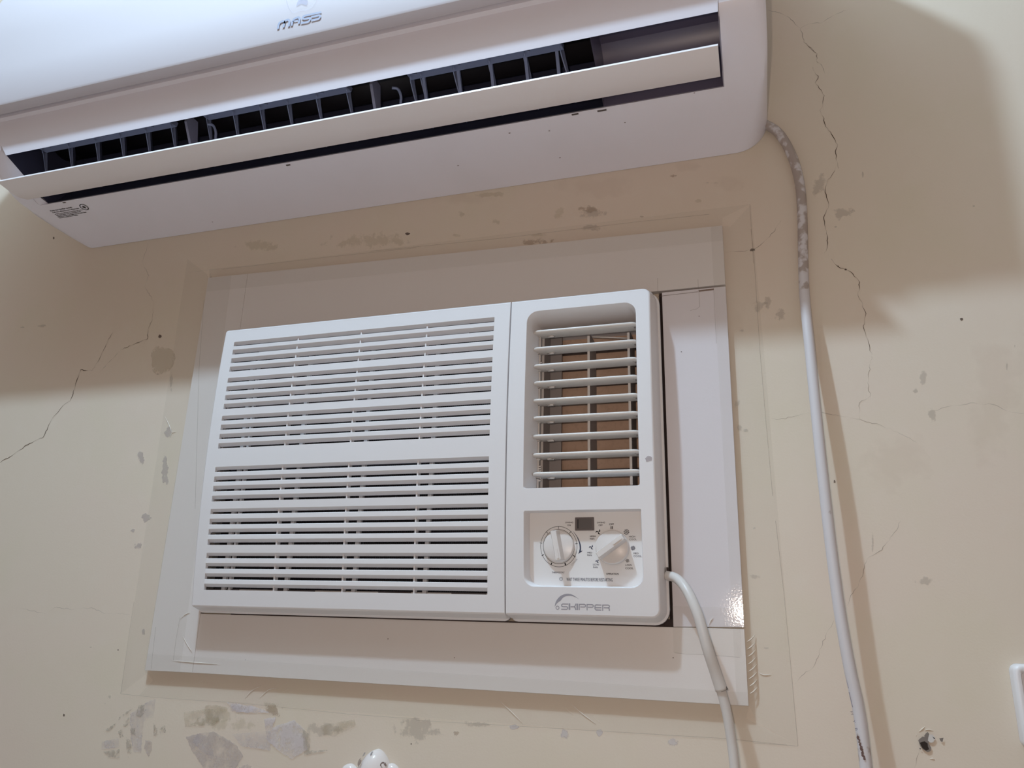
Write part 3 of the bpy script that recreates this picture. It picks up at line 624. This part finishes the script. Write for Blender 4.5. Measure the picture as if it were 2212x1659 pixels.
# slot jambs: bevel round the opening (top lip, ends, bottom lip)
loft(bm, [[(x, *lip_out) for x in (SLX0, SLX1)], [(SLX0+.012, *lip_in), (SLX1-.0015, *lip_in)]], close=False)
loft(bm, [[(SLX0, .905, .690), (SLX1, .905, .690)], [(SLX0+.010, .910, .6955), (SLX1-.0015, .910, .6955)]], close=False)
jl = [(.905, .690)]+close; inn = [(.910, .6955)]+[(max(y+.010, .8175), min(z, .7345)) for y, z in close[1:-1]]+[lip_in]
loft(bm, [[(SLX0, y, z) for y, z in [(.905, .690)]+close[1:]], [(SLX0+.012, y, z) for y, z in inn]], close=False)
loft(bm, [[(SLX1, y, z) for y, z in [(.905, .690)]+close[1:]], [(SLX1-.0015, y, z) for y, z in inn]], close=False)
bmesh.ops.remove_doubles(bm, verts=bm.verts[:], dist=1e-5); bmesh.ops.recalc_face_normals(bm, faces=bm.faces[:])
link('casing', bm, M['plastic2'], sp, auto=32)
# front panel
bm = bmesh.new(); pp = [(.796, .8035), (.780, .8030), (.7765, .8040), (.7750, .8075), (.7742, .88), (.7738, .95), (.7745, 1.03), (.782, 1.058), (.796, 1.062)]
prism(bm, pp, XL+.001, XR-.001); fp = link('front_panel', bm, M['gloss'], sp, auto=30); fp['label'] = 'bright glossy front panel'
# duct behind the slot
bm = bmesh.new(); d1 = [(.9098, .6952), (.93, .715), (.955, .755), (.965, .80), (.955, .85), (.92, .875), (.87, .86), (.845, .815), (.8168, .7352)]
XD = (at(1285, 130, .85).x)
loft(bm, [[(SLX0+.0125, y, z) for y, z in d1], [(XD, y, z) for y, z in d1]], close=False); bm.faces.new([bm.verts.new((SLX0+.0128, y, z)) for y, z in d1])
link('duct', bm, M['duct'], sp, auto=60)
bm = bmesh.new(); d2 = [(.9098, .6952), (.915, .715), (.922, .745), (.915, .775), (.895, .79), (.845, .785), (.8168, .7352)]
loft(bm, [[(XD, y, z) for y, z in d2], [(SLX1-.001, y, z) for y, z in d2]], close=False); bm.faces.new([bm.verts.new((XD, y, z)) for y, z in d2][::-1]); bm.faces.new([bm.verts.new((SLX1-.001, y, z)) for y, z in d2])
link('duct_end', bm, M['duct2'], sp, auto=40)
# cross-flow fan roller deep in the duct
bm = bmesh.new(); tube(bm, [Vector((SLX0+.015, .915, .825)), Vector((XD-.004, .915, .825))], .034, 24); link('fan_roller', bm, M['coil'], sp, True)
# rails and guide fins
def finmesh(x, big=False):
    bm_ = bmesh.new(); pr_ = [(.846, .768), (.848, .7585), (.853, .7575), (.856, .764), (.864, .7635), (.870, .759), (.875, .752), (.880, .744), (.885, .735), (.889, .726), (.894, .716), (.900, .708), (.905, .706), (.912, .73), (.912, .79), (.866, .800), (.846, .790)]
    prism(bm_, pr_, x-.0008, x+.0008)
    for v in bm_.verts: v.co.x += (v.co.y-.85)*(x/.87)*.70+max(0, .764-v.co.z)**1.0*.35
    return bm_
rows = [[108, 163, 220, 273, 328, 382], [458, 515, 572, 630, 692, 757], [893, 915, 985, 1060, 1135, 1213]]
for r_i, rw in enumerate(rows):
    for px in rw:
        py = 300-(px-108)*.2; x = at(px, py, .86).x; link('guide_fin', finmesh(x), M['fin'], sp)
    xa, xb = at(rw[0], 300-(rw[0]-108)*.2, .86).x, at(rw[-1], 300-(rw[-1]-108)*.2, .86).x
    bm = bmesh.new(); prism(bm, [(.846, .762), (.862, .764), (.864, .772), (.848, .776)], xa-.003, xb+.003); link('fin_rail', bm, M['fin'], sp)
    for k in (0, 2, 4):
        px = rw[k]+8; q = Vector((at(px, 300-(px-108)*.2, .85).x, .8475, .7635)); bm = bmesh.new(); tube(bm, [q, q+Vector((0, 0, -.004))], .002, 10); link('rail_pin', bm, M['fin'], sp)
for px in (922, 995, 1064, 1138, 1205):
    x = at(px, 130, .87).x; bm = bmesh.new(); prism(bm, [(.862, .765), (.892, .705), (.895, .708), (.866, .768)], x-.0022, x+.0022); link('slim_vane', bm, M['fin'], sp)
for px, py in ((398, 290), (800, 212)):
    x = at(px, py, .84).x; bm = bmesh.new(); prism(bm, [(.838, .765), (.838, .750), (.866, .700), (.874, .700), (.862, .765)], x-.0022, x+.0022); link('divider_post', bm, mat('post_plastic', (.24, .24, .32), .4), sp)
    bm = bmesh.new(); hk = [Vector((x+.022, .862, .757)), Vector((x+.030, .866, .756)), Vector((x+.034, .870, .745)), Vector((x+.033, .874, .733)), Vector((x+.040, .878, .727))]; tube(bm, catmull(hk, 4), .0022, 8); link('hook_arm', bm, M['fin'], sp, True)
# open air deflector
bm = bmesh.new(); top = [(.8262, .6948), (.8285, .6942), (.840, .6925), (.855, .6905), (.870, .6905), (.883, .6930)]; bot = [(.884, .6905), (.870, .6862), (.855, .6860), (.840, .6885), (.8275, .6908), (.8254, .6916)]
prism(bm, top+bot, -1.203, -.0085); vn = link('air_deflector', bm, M['vane'], sp, auto=40); vn['label'] = 'long open air deflector'
for px in (100, 488, 885, 1370):
    q = at(px, 385-(px-100)*.187, .85).x; bm = bmesh.new(); prism(bm, [(.838, .6925), (.842, .7000), (.866, .7000), (.872, .6910)], q-.012, q+.012); link('deflector_clip', bm, M['vane'], vn)
# clip marks along the lower lip
for px, py, w_ in ((622, 356, 9), (1242, 246, 12), (1300, 238, 16), (138, 437, 7)):
    q = at(px, py, .900); bm = bmesh.new(); box(bm, q.x-w_*.0004, q.x+w_*.0004, .8995, .902, q.z-.0005, q.z+.0004); link('lip_clip', bm, M['bar'] if w_ > 8 else M['switch'], sp)
# wordmark on the front panel
lg = .7733
def mp_(x, y): q_ = at(560+x/11.06, y/11.06, lg); return (q_.x, q_.z)
bm = bmesh.new(); ff = flat(lg)
def ms(pts, wd): ribbon(bm, [mp_(*q_) for q_ in pts], wd*lg/1700/11.06*1.42, ff)
def arc3(pts, n_=4): return [(v.x, v.y) for v in catmull([(a, b_, 0) for a, b_ in pts], n_)]
ms(arc3([(445, 690), (460, 600), (490, 540), (560, 505), (600, 530), (585, 600), (572, 655)]), 62)
ms(arc3([(590, 560), (630, 490), (690, 470), (720, 505), (712, 570), (700, 632)]), 60)
ms(arc3([(772, 615), (788, 530), (830, 455), (920, 415), (962, 440), (955, 500), (942, 570)]), 60); ms([(800, 512), (945, 482)], 34)
ms(arc3([(1480, 290), (1280, 330), (1100, 370), (1045, 400), (1040, 440), (1080, 450), (1190, 425), (1215, 450), (1190, 500), (1130, 525), (992, 550)]), 50)
ms(arc3([(1240, 400), (1330, 385), (1430, 362), (1452, 390), (1430, 435), (1370, 455), (1240, 485)]), 50)
link('wordmark', bm, M['logoprint'], fp)
bm = bmesh.new(); ribbon(bm, [mp_(v.x, v.y) for v in catmull([(640, -350, 0), (610, -150, 0), (660, 60, 0), (720, 210, 0), (800, 290, 0), (890, 285, 0), (980, 235, 0), (1110, 240, 0), (1220, 190, 0), (1310, 90, 0), (1400, -100, 0), (1420, -350, 0)], 5)], .0006, ff)
pt = [mp_(*q_) for q_ in ((880, 150), (900, 60), (960, -60), (1130, -80), (1160, 40), (1130, 130), (1000, 90))]; bm.faces.new([bm.verts.new(ff(*q_)) for q_ in pt]); link('round_emblem', bm, M['faint'], fp)
# care notice on the underside: small print and a round mark
def usurf(x, y): # underside height
    for (ya, za), (yb, zb_) in zip(under, under[1:]):
        if yb <= y <= ya: return za+(zb_-za)*(ya-y)/(ya-yb)
    return .68
def uat(px, py):
    y = .95
    for _ in range(12):
        d = at(px, py, 1.0); z = usurf(0, y); y = z/d.z
    return at(px, py, y)
uf = lambda p_, x, z: Vector((p_.x+x, p_.y-z*1.0, usurf(0, p_.y-z)-.0005))
for (x0, y0), (x1, y1), s_ in (((340, 655), (1225, 525), 'Please clean the filter carefully'), ((430, 720), (1490, 550), 'It will reduce efficiency to use it without a clean'), ((520, 785), (1640, 600), 'air filter in the unit Remove the filter and wash it'), ((575, 835), (1560, 670), 'with clean water then dry it in the shade'), ((640, 885), (1780, 700), 'before putting it back again into the unit Clean'), ((700, 930), (1450, 815), 'once in every two weeks')):
    a, b_ = uat(90+x0/18.43, 420+y0/18.43), uat(90+x1/18.43, 420+y1/18.43); wd = b_.x-a.x
    o_ = text('notice_print', s_, 0, 0, 4.4, 1.0, M['black'], sp, align='LEFT', base=a, rot=uf, sx=1, bold=.035)
    ws = max(v.co.x for v in o_.data.vertices)-min(v.co.x for v in o_.data.vertices); x0_ = min(v.co.x for v in o_.data.vertices)
    for v in o_.data.vertices: v.co.x = x0_+(v.co.x-x0_)*wd/ws
bm = bmesh.new(); c_ = uat(90+1690/18.43, 420+500/18.43)
for rr_, w_ in ((.0070, .0016), ): ribbon(bm, [(rr_*math.cos(2*math.pi*i/28), rr_*math.sin(2*math.pi*i/28)) for i in range(28)], w_, lambda x, z: uf(c_, x, z), True)
for k in range(4): a = math.pi*k/4; ribbon(bm, [(-.0036*math.cos(a), -.0036*math.sin(a)), (.0036*math.cos(a), .0036*math.sin(a))], .0012, lambda x, z: uf(c_, x, z))
link('round_mark', bm, M['black'], sp)
bm = bmesh.new()
for px, py in ((1101, 287), (1187, 282), (459, 479), (1350, 264), (1210, 340), (990, 357), (1500, 200), (272, 520)):
    q = uat(px, py); bm.faces.new([bm.verts.new(q+Vector((.0015*math.cos(a)*random.uniform(.5, 1.4), .0009*math.sin(a), -.0006))) for a in [k*math.pi/3 for k in range(6)]])
link('dirt_speck', bm, M['rust'], sp)

# ------------------------------------------------------------------ wall socket plate, ceramic fitting
sk = thing('wall_socket', 'white square socket plate on the wall right of the hanging conduit', 'socket', tuple(at(2240, 1500, W)))
c0 = at(2186, 1434, 1.014); bm = bmesh.new(); sx0, sz1 = c0.x, c0.z; sx1, sz0 = sx0+.086, sz1-.086
R_ = lambda i, y: [(x, y, z) for x, z in rrect(sx0+i, sx1-i, sz0+i, sz1-i, .008-i*.4, 5, 1)]
V = loft(bm, [R_(0, W-.0002), R_(0, 1.018), R_(.0015, 1.0145), R_(.004, 1.0135), R_(.007, 1.0145), R_(.0085, 1.0185)]); bm.faces.new(V[-1]); bmesh.ops.recalc_face_normals(bm, faces=bm.faces[:]); link('socket_frame', bm, M['plastic'], sk, auto=50)
bm = bmesh.new(); box(bm, sx0+.011, sx1-.011, 1.0155, 1.019, sz0+.011, sz1-.011); bmesh.ops.bevel(bm, geom=bm.edges[:], offset=.0015, segments=2, affect='EDGES'); link('socket_insert', bm, M['greyvane'] and mat('socket_insert_plastic', (.58, .54, .56), .3), sk)
bm = bmesh.new()
for dx in (-.010, .010): disc(bm, ((sx0+sx1)/2+dx, (sz0+sz1)/2), .0026, flat(1.0152), 14)
link('socket_holes', bm, M['dark'], sk)
cf = thing('ceramic_holder', 'glossy white ceramic fitting at the bottom edge below the foam board', 'fitting', tuple(at(800, 1700, W)))
cc = at(800, 1690, 1.02)
bm = bmesh.new(); rings = []; n_ = 40
for (s_, y_) in ((1.0, W-.0002), (1.0, 1.024), (.97, 1.019), (.88, 1.014), (.70, 1.0085), (.45, 1.005), (.2, 1.0038)):
    rg_ = []
    for i in range(n_):
        a = 2*math.pi*i/n_; rx, rz = .0255, .0400
        k = 1+.06*math.cos(3*a+.6); x = rx*k*math.cos(a)*s_+(.004*s_ if math.sin(a) > .5 else 0); z = rz*math.sin(a)*s_*(1-.12*abs(math.cos(a)))
        rg_.append((cc.x+x, y_, cc.z+z))
    rings.append(rg_)
V = loft(bm, rings); bm.faces.new(V[-1]); bmesh.ops.recalc_face_normals(bm, faces=bm.faces[:]); cb = link('holder_body', bm, M['porcelain'], cf, True)
for s_ in (-1, 1):
    bm = bmesh.new(); c2 = at(800+s_*45, 1690, 1.03); rings = []
    for (k, y_) in ((1, W-.0002), (1, 1.025), (.85, 1.021), (.4, 1.0195)): rings.append([(c2.x+.016*k*math.cos(2*math.pi*i/24), y_, c2.z+.0235*k*math.sin(2*math.pi*i/24)) for i in range(24)])
    V = loft(bm, rings); bm.faces.new(V[-1]); bmesh.ops.recalc_face_normals(bm, faces=bm.faces[:]); link('holder_wing', bm, M['porcelain'], cf, True)
for px, py, r0, m_ in ((782, 1646, .0045, 'rust'), (788, 1628.5, .0026, 'switch'), (805, 1627, .0020, 'switch'), (830, 1652, .0035, 'rust')):
    # thin stain lying on the dome
    def dome(x, z):
        d = math.hypot((x-cc.x)/.0265, (z-cc.z)/.040); ys = ((0, 1.0032), (.2, 1.0036), (.45, 1.0048), (.70, 1.0082), (.88, 1.0136), (.97, 1.0185), (1.2, 1.024))
        for (a, ya), (b_, yb) in zip(ys, ys[1:]):
            if a <= d <= b_: return (x, ya+(yb-ya)*(d-a)/(b_-a)-.0006, z)
        return (x, 1.024, z)
    q = at(px, py, 1.018); bm = bmesh.new(); ctr = bm.verts.new(dome(q.x, q.z)); vv = []
    for i in range(14): a = 2*math.pi*i/14; k = r0*random.uniform(.55, 1.1); vv.append(bm.verts.new(dome(q.x+k*math.cos(a), q.z+k*1.2*math.sin(a))))
    for i in range(14): bm.faces.new((ctr, vv[i], vv[(i+1) % 14]))
    link('dirt_stain', bm, alpha_mat('ceramic_stain', (.20, .13, .11) if m_ == 'rust' else (.22, .20, .20), .7, 500, .42, .55, edge=False), cf)

# ------------------------------------------------------------------ cracks in the plaster
def jag(pts, amp=.0011, step=.0035):
    out = []
    for a, b_ in zip(pts, pts[1:]):
        A, B = Vector(a), Vector(b_); d = (B-A).length; n_ = max(1, int(d/step)); nn = Vector((-(B-A).y, (B-A).x))/max(d, 1e-6)
        for k in range(n_): out.append(tuple(A.lerp(B, k/n_)+nn*(random.uniform(-amp, amp) if k else 0)))
    out.append(tuple(pts[-1])); return out
def crack(pts, wd, m='crack'):
    bm_ = bmesh.new(); q_ = jag([(at(*p, W-.0004).x, at(*p, W-.0004).z) for p in pts]); ph = random.uniform(0, 9)
    ribbon(bm_, q_, lambda t: .8*wd*(.55+.45*math.sin(t*23+ph))*(min(1, .3+4*t)*min(1, .3+4*(1-t))), flat(W-.0004)); link('plaster_crack', bm_, M[m], wall)
s1, s2 = 3.107, 2.37
crack(zp(s1, 1500, 0, [(490, 65), (560, 85), (640, 120), (712, 190), (725, 240), (735, 285), (825, 360)]), .0010, 'crackf')
crack(zp(s1, 1500, 0, [(712, 190), (770, 160), (860, 150), (960, 90), (1040, 60)]), .0007, 'crackf')
crack(zp(s1, 1500, 0, [(735, 285), (825, 360), (818, 405)]), .0010); crack(zp(s1, 1500, 0, [(818, 405), (860, 450), (878, 495)]), .0009, 'crackf')
crack(zp(s1, 1500, 0, [(795, 450), (805, 480), (832, 510), (810, 555), (872, 640), (858, 720), (842, 738)]), .0009)
crack(zp(s1, 1500, 0, [(842, 738), (862, 780), (880, 850), (920, 900), (963, 970), (948, 1030), (965, 1130)]), .0013)
crack(zp(s1, 1500, 0, [(943, 1145), (890, 1220), (877, 1290), (902, 1375), (867, 1460), (895, 1630), (870, 1718)]), .0012)
crack(zp(s1, 1500, 534, [(918, 78), (965, 130), (1018, 150), (1065, 180), (1110, 235), (1097, 320)]), .0011)
crack(zp(s1, 1500, 534, [(1097, 320), (1152, 445), (1136, 545), (1165, 620), (1190, 730)]), .0008)
crack(zp(s1, 1500, 534, [(1190, 730), (1162, 910), (1180, 1000), (1108, 1045), (1110, 1150)]), .0007, 'crackf')
crack(zp(s1, 1500, 534, [(475, 1170), (510, 1150), (570, 1155), (650, 1140), (720, 1120), (850, 1105), (950, 1125), (1110, 1155), (1240, 1190), (1400, 1260), (1490, 1310)]), .0006, 'crackf')
crack(zp(s1, 1500, 534, [(1570, 1115), (1700, 1070), (1850, 1045), (2000, 1055), (2120, 1105), (2212, 1115)]), .0005, 'crackf')
crack(zp(s1, 1500, 1125, [(1385, 0), (1340, 80), (1260, 195), (1160, 255), (1130, 370), (1100, 440), (1050, 500), (1025, 570)]), .0008, 'crackf')
crack(zp(s1, 1500, 1125, [(935, 670), (880, 770), (820, 930), (800, 980), (720, 1040), (670, 1095)]), .0006, 'crackf')
crack(zp(s1, 1500, 1125, [(1510, 1530), (1490, 1600), (1475, 1659)]), .0006, 'crackf')
crack(zp(s1, 1500, 0, [(580, 1480), (540, 1550), (490, 1600), (430, 1655), (380, 1680), (210, 1692)]), .0009, 'crackf')
crack(zp(s2, 0, 500, [(765, 45), (728, 155), (762, 225), (740, 280), (787, 360), (780, 450)]), .0007, 'crackf')
crack(zp(s2, 0, 500, [(780, 450), (757, 500), (755, 550), (620, 605)]), .0011); crack(zp(s2, 0, 500, [(620, 605), (510, 720)]), .0007, 'crackf')
crack(zp(s2, 0, 500, [(585, 510), (555, 550), (510, 650), (472, 712)]), .0009); crack(zp(s2, 0, 500, [(472, 712), (445, 712), (413, 707), (385, 790), (360, 870), (330, 885)]), .0016)
crack(zp(s2, 0, 500, [(330, 885), (268, 955), (222, 1052), (150, 1085), (70, 1140), (-20, 1195)]), .0014)
crack(zp(2.765, 100, 1300, [(-200, 30), (0, 70), (50, 35), (160, 45), (270, 35), (350, 70), (430, 70), (500, 75)]), .0005, 'crackf')

# ------------------------------------------------------------------ flaked paint, stains and marks on the wall
def patch(px, py, rx, ry, m, seed, name='paint_stain', y=W-.0001, parent=None):
    y -= .0000045*(seed*3 % 130)
    bm_ = bmesh.new(); lay = bm_.verts.layers.float.new('rim'); c_ = at(px, py, y); n_ = 28
    e1 = at(px+rx, py, y)-c_; e2 = at(px, py-ry, y)-c_; rows = []
    for k_, s_ in enumerate((.0, .45, .75, 1.0)):
        rr_ = []
        for i in range(1 if k_ == 0 else n_):
            a = 2*math.pi*i/n_; q_ = s_*(1+.35*noise.noise(Vector((math.cos(a)*1.3+seed, math.sin(a)*1.3, seed*.7))))
            v = bm_.verts.new((c_.x+e1.x*math.cos(a)*q_+e2.x*math.sin(a)*q_, y, c_.z+e1.z*math.cos(a)*q_+e2.z*math.sin(a)*q_)); v[lay] = s_; rr_.append(v)
        rows.append(rr_)
    for i in range(n_): bm_.faces.new((rows[0][0], rows[1][(i+1) % n_], rows[1][i]))
    for A, B in zip(rows[1:], rows[2:]):
        for i in range(n_): bm_.faces.new((A[i], A[(i+1) % n_], B[(i+1) % n_], B[i]))
    return link(name, bm_, m, parent or wall)
g1 = alpha_mat('flaked_grey_plaster', (.56, .50, .475), .5, 45, .44, .50); g2 = alpha_mat('pale_plaster', (.68, .64, .65), .6, 28, .36, .46)
g3 = alpha_mat('brown_scuff', (.52, .41, .31), .42, 110, .50, .58); g4 = alpha_mat('yellow_scuff', (.63, .56, .40), .20, 60, .46, .56); g5 = alpha_mat('grey_scuff', (.50, .45, .40), .27, 70, .42, .52)
g6 = alpha_mat('dark_speck', (.14, .10, .08), .85, 150, .30, .36); g7 = alpha_mat('pink_tint', (.72, .57, .48), .06, 18, .38, .56); g8 = alpha_mat('glossy_clear_patch', (.70, .62, .50), .5, 30, .25, .35, rough=.12)
PT = [(500, 1565, 90, 22, g4), (480, 1545, 50, 24, g4),
      (590, 1535, 26, 22, g3), (700, 1576, 60, 18, g5), (900, 1575, 60, 32, g5), (985, 1585, 12, 10, g3), (1040, 1565, 40, 10, g5), (1220, 1585, 14, 12, g2), (1450, 1603, 20, 14, g2), (1295, 1583, 8, 8, g2), (1110, 1570, 12, 6, g2), (735, 1450, 50, 8, g4),
      (305, 990, 9, 17, g1), (356, 1012, 9, 46, g1), (360, 935, 12, 14, g1), (315, 1118, 15, 13, g1), (287, 1145, 10, 12, g1), (302, 1178, 15, 12, g1), (350, 775, 26, 30, g8), (370, 820, 5, 30, g5), (345, 727, 4, 4, g6), (90, 704, 14, 4, g5), (48, 707, 8, 2, g5),
      (1278, 458, 34, 16, g5), (1275, 452, 44, 14, g3), (1210, 462, 18, 18, g4), (1275, 492, 34, 10, g5), (1160, 508, 28, 5, g4), (1160, 522, 60, 12, g3), (880, 505, 6, 3, g6), (944, 562, 10, 9, g6), (1000, 462, 16, 10, g4), (1070, 478, 16, 16, g4), (985, 508, 16, 6, g4), (1385, 468, 5, 3, g5), (1510, 435, 12, 6, g4), (1480, 360, 40, 14, g7), (1570, 395, 40, 26, g7), (1290, 405, 90, 26, g7), (1000, 430, 110, 24, g7), (560, 530, 60, 18, g4), (800, 520, 140, 24, g4), (455, 600, 6, 14, g5),
      (1540, 395, 26, 4, g4), (1455, 380, 12, 5, g3), (1590, 690, 32, 50, g7), (1640, 660, 18, 20, g5), (1685, 680, 14, 20, g5), (1660, 650, 12, 20, g5), (1602, 714, 7, 4, g5), (1770, 400, 20, 30, g5), (1820, 460, 34, 16, g5), (1805, 490, 5, 3, g5), (1864, 376, 3, 10, g5), (1625, 540, 6, 3, g6), (1827, 582, 3, 2, g6), (1810, 575, 2, 1.5, g6),
      (1995, 820, 9, 22, g5), (1978, 845, 8, 8, g5), (2015, 895, 12, 26, g5), (2077, 690, 4, 3, g6), (2192, 748, 3, 6, g5), (2175, 790, 3, 12, g5), (1803, 1040, 2, 4, g6), (2103, 445, 3, 2, g5), (1885, 1170, 4, 30, g5), (2000, 1255, 22, 14, g5), (1770, 760, 14, 90, g7), (1930, 1000, 90, 70, g7), (2150, 850, 80, 180, g7),
      (1590, 870, 10, 14, g5), (1596, 925, 8, 10, g5), (1612, 930, 8, 6, g5), (1630, 1140, 5, 4, g5), (1630, 1245, 16, 6, g5), (1655, 1400, 10, 3, g5), (237, 1505, 3, 5, g5), (227, 1520, 2, 3, g5), (138, 1545, 2, 3, g6), (255, 1404, 1.5, 2, g6), (196, 1398, 4, 1, g5), (116, 514, 2, 3, g6), (888, 1607, 1.5, 3, g6), (310, 1365, 6, 8, g1), (1060, 420, 60, 8, g4)]
for i, (a, b_, c_, d_, m_) in enumerate(PT): patch(a, b_, c_, d_, m_, i*1.7+.3)
# dirt on the boards
for i, (a, b_, c_, d_, m_) in enumerate([(1454, 1421, 1.5, 1.5, g6), (982, 1421, 1.3, 1.3, g6), (838, 1380, 1.2, 1.2, g6), (1510, 683, 1.6, 1, g6), (1472, 760, 1.5, 1.2, g6), (530, 1425, 2, 2, g5)]): patch(a, b_, c_, d_, m_, 50+i, 'dirt_speck', P-.0012, brd)
# flaked areas with an outline of their own, traced in wall coordinates
def poly_patch(pts, m, lv, name='flaked_paint'):
    bm_ = bmesh.new(); y_ = W-.0006-.00003*lv; q_ = [(at(*p, y_).x, at(*p, y_).z) for p in pts]; out = []
    n_ = len(q_)
    for i_ in range(n_):
        A, B = Vector(q_[i_]), Vector(q_[(i_+1) % n_]); d = (B-A).length; k_ = max(1, int(d/.0025)); nn = Vector((-(B-A).y, (B-A).x))/max(d, 1e-6)
        for t_ in range(k_): out.append(A.lerp(B, t_/k_)+nn*(random.uniform(-.0007, .0007) if t_ else 0))
    tri = geometry.tessellate_polygon([[Vector((p.x, p.y, 0)) for p in out]]); vv = [bm_.verts.new((p.x, y_, p.y)) for p in out]
    for t_ in tri:
        try: bm_.faces.new([vv[k] for k in t_])
        except ValueError: pass
    for f in bm_.faces:
        f.normal_update()
        if f.normal.y > 0: f.normal_flip()
    return link(name, bm_, m, wall)
f1 = alpha_mat('bared_grey_plaster', (.58, .51, .49), .55, 35, .48, .80, edge=False); f2 = alpha_mat('olive_flake', (.50, .45, .38), .50, 130, .58, .74, edge=False)
f3 = alpha_mat('lavender_plaster', (.65, .60, .62), .48, 40, .50, .80, edge=False); f4 = alpha_mat('white_filler_patch', (.74, .69, .73), .55, 60, .50, .74, edge=False); f5 = alpha_mat('ochre_scuff', (.56, .47, .33), .35, 90, .58, .80, edge=False)
za = lambda p: zp(5.53, 180, 1490, p); zb_f = lambda p: zp(2.765, 100, 1300, p)
FP = [(za([(560, 290), (760, 150), (860, 110), (845, 330), (720, 380), (700, 600), (690, 760), (600, 740), (570, 600), (560, 400)]), f3), (za([(225, 620), (420, 580), (430, 690), (220, 715)]), f3),
      (za([(1225, 560), (1400, 520), (1560, 500), (1700, 580), (1830, 660), (1910, 800), (1800, 960), (1450, 960), (1370, 840), (1290, 720)]), f1), (za([(1360, 520), (1500, 560), (1560, 800), (1430, 760), (1300, 620)]), f3),
      (za([(1750, 180), (1900, 185), (2040, 215), (1980, 270), (1850, 270), (1760, 250)]), f4), (za([(660, 185), (735, 180), (720, 290), (680, 330), (620, 310)]), f2), (za([(610, 210), (520, 290), (420, 362), (430, 325), (520, 260)]), f2),
      (za([(260, 480), (340, 430), (390, 400), (320, 490)]), f2), (za([(450, 430), (540, 330), (570, 380), (500, 445)]), f2), (za([(560, 465), (620, 455), (625, 550), (575, 530)]), f2), (za([(415, 500), (465, 470), (480, 560), (440, 575)]), f2),
      (za([(510, 565), (572, 620), (570, 760), (540, 812), (512, 700)]), f2), (za([(740, 600), (822, 620), (820, 720), (780, 805), (725, 700)]), f1), (za([(240, 740), (430, 705), (435, 812), (300, 805)]), f2), (za([(835, 395), (870, 460), (980, 425), (985, 515), (840, 550)]), f2),
      (za([(1460, 190), (1560, 180), (1740, 210), (1640, 360), (1500, 425), (1210, 442), (1350, 370)]), f5), (za([(1860, 930), (1960, 885), (2010, 915), (1980, 960), (1870, 960)]), f1),
      (zb_f([(1300, 700), (1370, 690), (1350, 750), (1480, 705), (1540, 760), (1560, 880), (1470, 940), (1400, 900), (1320, 830)]), f4), (zb_f([(1110, 790), (1340, 770), (1340, 890), (1160, 860)]), f3), (zb_f([(1530, 760), (1580, 800), (1570, 890), (1700, 885), (1540, 915)]), f2),
      (zb_f([(1640, 740), (1840, 700), (1850, 740), (1720, 805), (1650, 790)]), f5), (zb_f([(1080, 600), (1230, 620), (1330, 660), (1200, 665), (1110, 640)]), f4), (zb_f([(1300, 600), (1390, 610), (1360, 665), (1310, 640)]), f5), (zb_f([(820, 660), (960, 640), (1080, 650), (1000, 740), (830, 740)]), f5)]
for i_, (p_, m_) in enumerate(FP): poly_patch(p_, m_, i_)
# old screw hole with broken plaster
hz = lambda p: zp(6.407, 1790, 1400, p)
M['hole'] = mat('hole_dark', (.045, .035, .03), .9, 0); M['holeg'] = mat('hole_grey', (.22, .19, .17), .9, .1); M['chip'] = mat('plaster_chip', (.62, .59, .56), .7)
for p_, m_, nm in ((hz([(1240, 1275), (1300, 1225), (1375, 1240), (1385, 1320), (1420, 1380), (1410, 1425), (1370, 1440), (1310, 1405), (1270, 1360)]), 'holeg', 'screw_hole'), (hz([(1262, 1310), (1330, 1290), (1370, 1320), (1390, 1400), (1350, 1420), (1300, 1385)]), 'hole', 'screw_hole'),
                   (hz([(1322, 1215), (1345, 1180), (1370, 1160), (1392, 1190), (1375, 1250), (1340, 1245)]), 'holeg', 'plaster_chip'), (hz([(1388, 1195), (1440, 1195), (1478, 1250), (1450, 1300), (1415, 1315), (1372, 1280)]), 'chip', 'plaster_chip'),
                   (hz([(1435, 1225), (1478, 1250), (1460, 1258)]), 'holeg', 'plaster_chip'), (hz([(1530, 1250), (1590, 1240), (1575, 1300), (1550, 1290)]), 'holeg', 'plaster_chip'), (hz([(1250, 1380), (1280, 1385), (1268, 1408)]), 'holeg', 'plaster_chip')):
    poly_patch(p_, M[m_], 30+len(nm)+(3 if m_ == 'hole' else 0), nm)
for p_ in (hz([(1250, 1160), (1290, 1125), (1335, 1085)]), hz([(1335, 1140), (1390, 1128), (1450, 1150)]), hz([(1400, 1535), (1440, 1530), (1470, 1550)]), hz([(1210, 1225), (1225, 1180)])):
    bm = bmesh.new(); tube(bm, catmull([at(*q_, W) for q_ in p_], 4), lambda t: .0002+.0007*math.sin(math.pi*t), 6); link('plaster_ridge', bm, M['wall'], wall, True)
clean()
print('GX', GX0, GX1, RIBS, 'SM', SM, 'O', OX0, OX1, OZ0, OZ1)
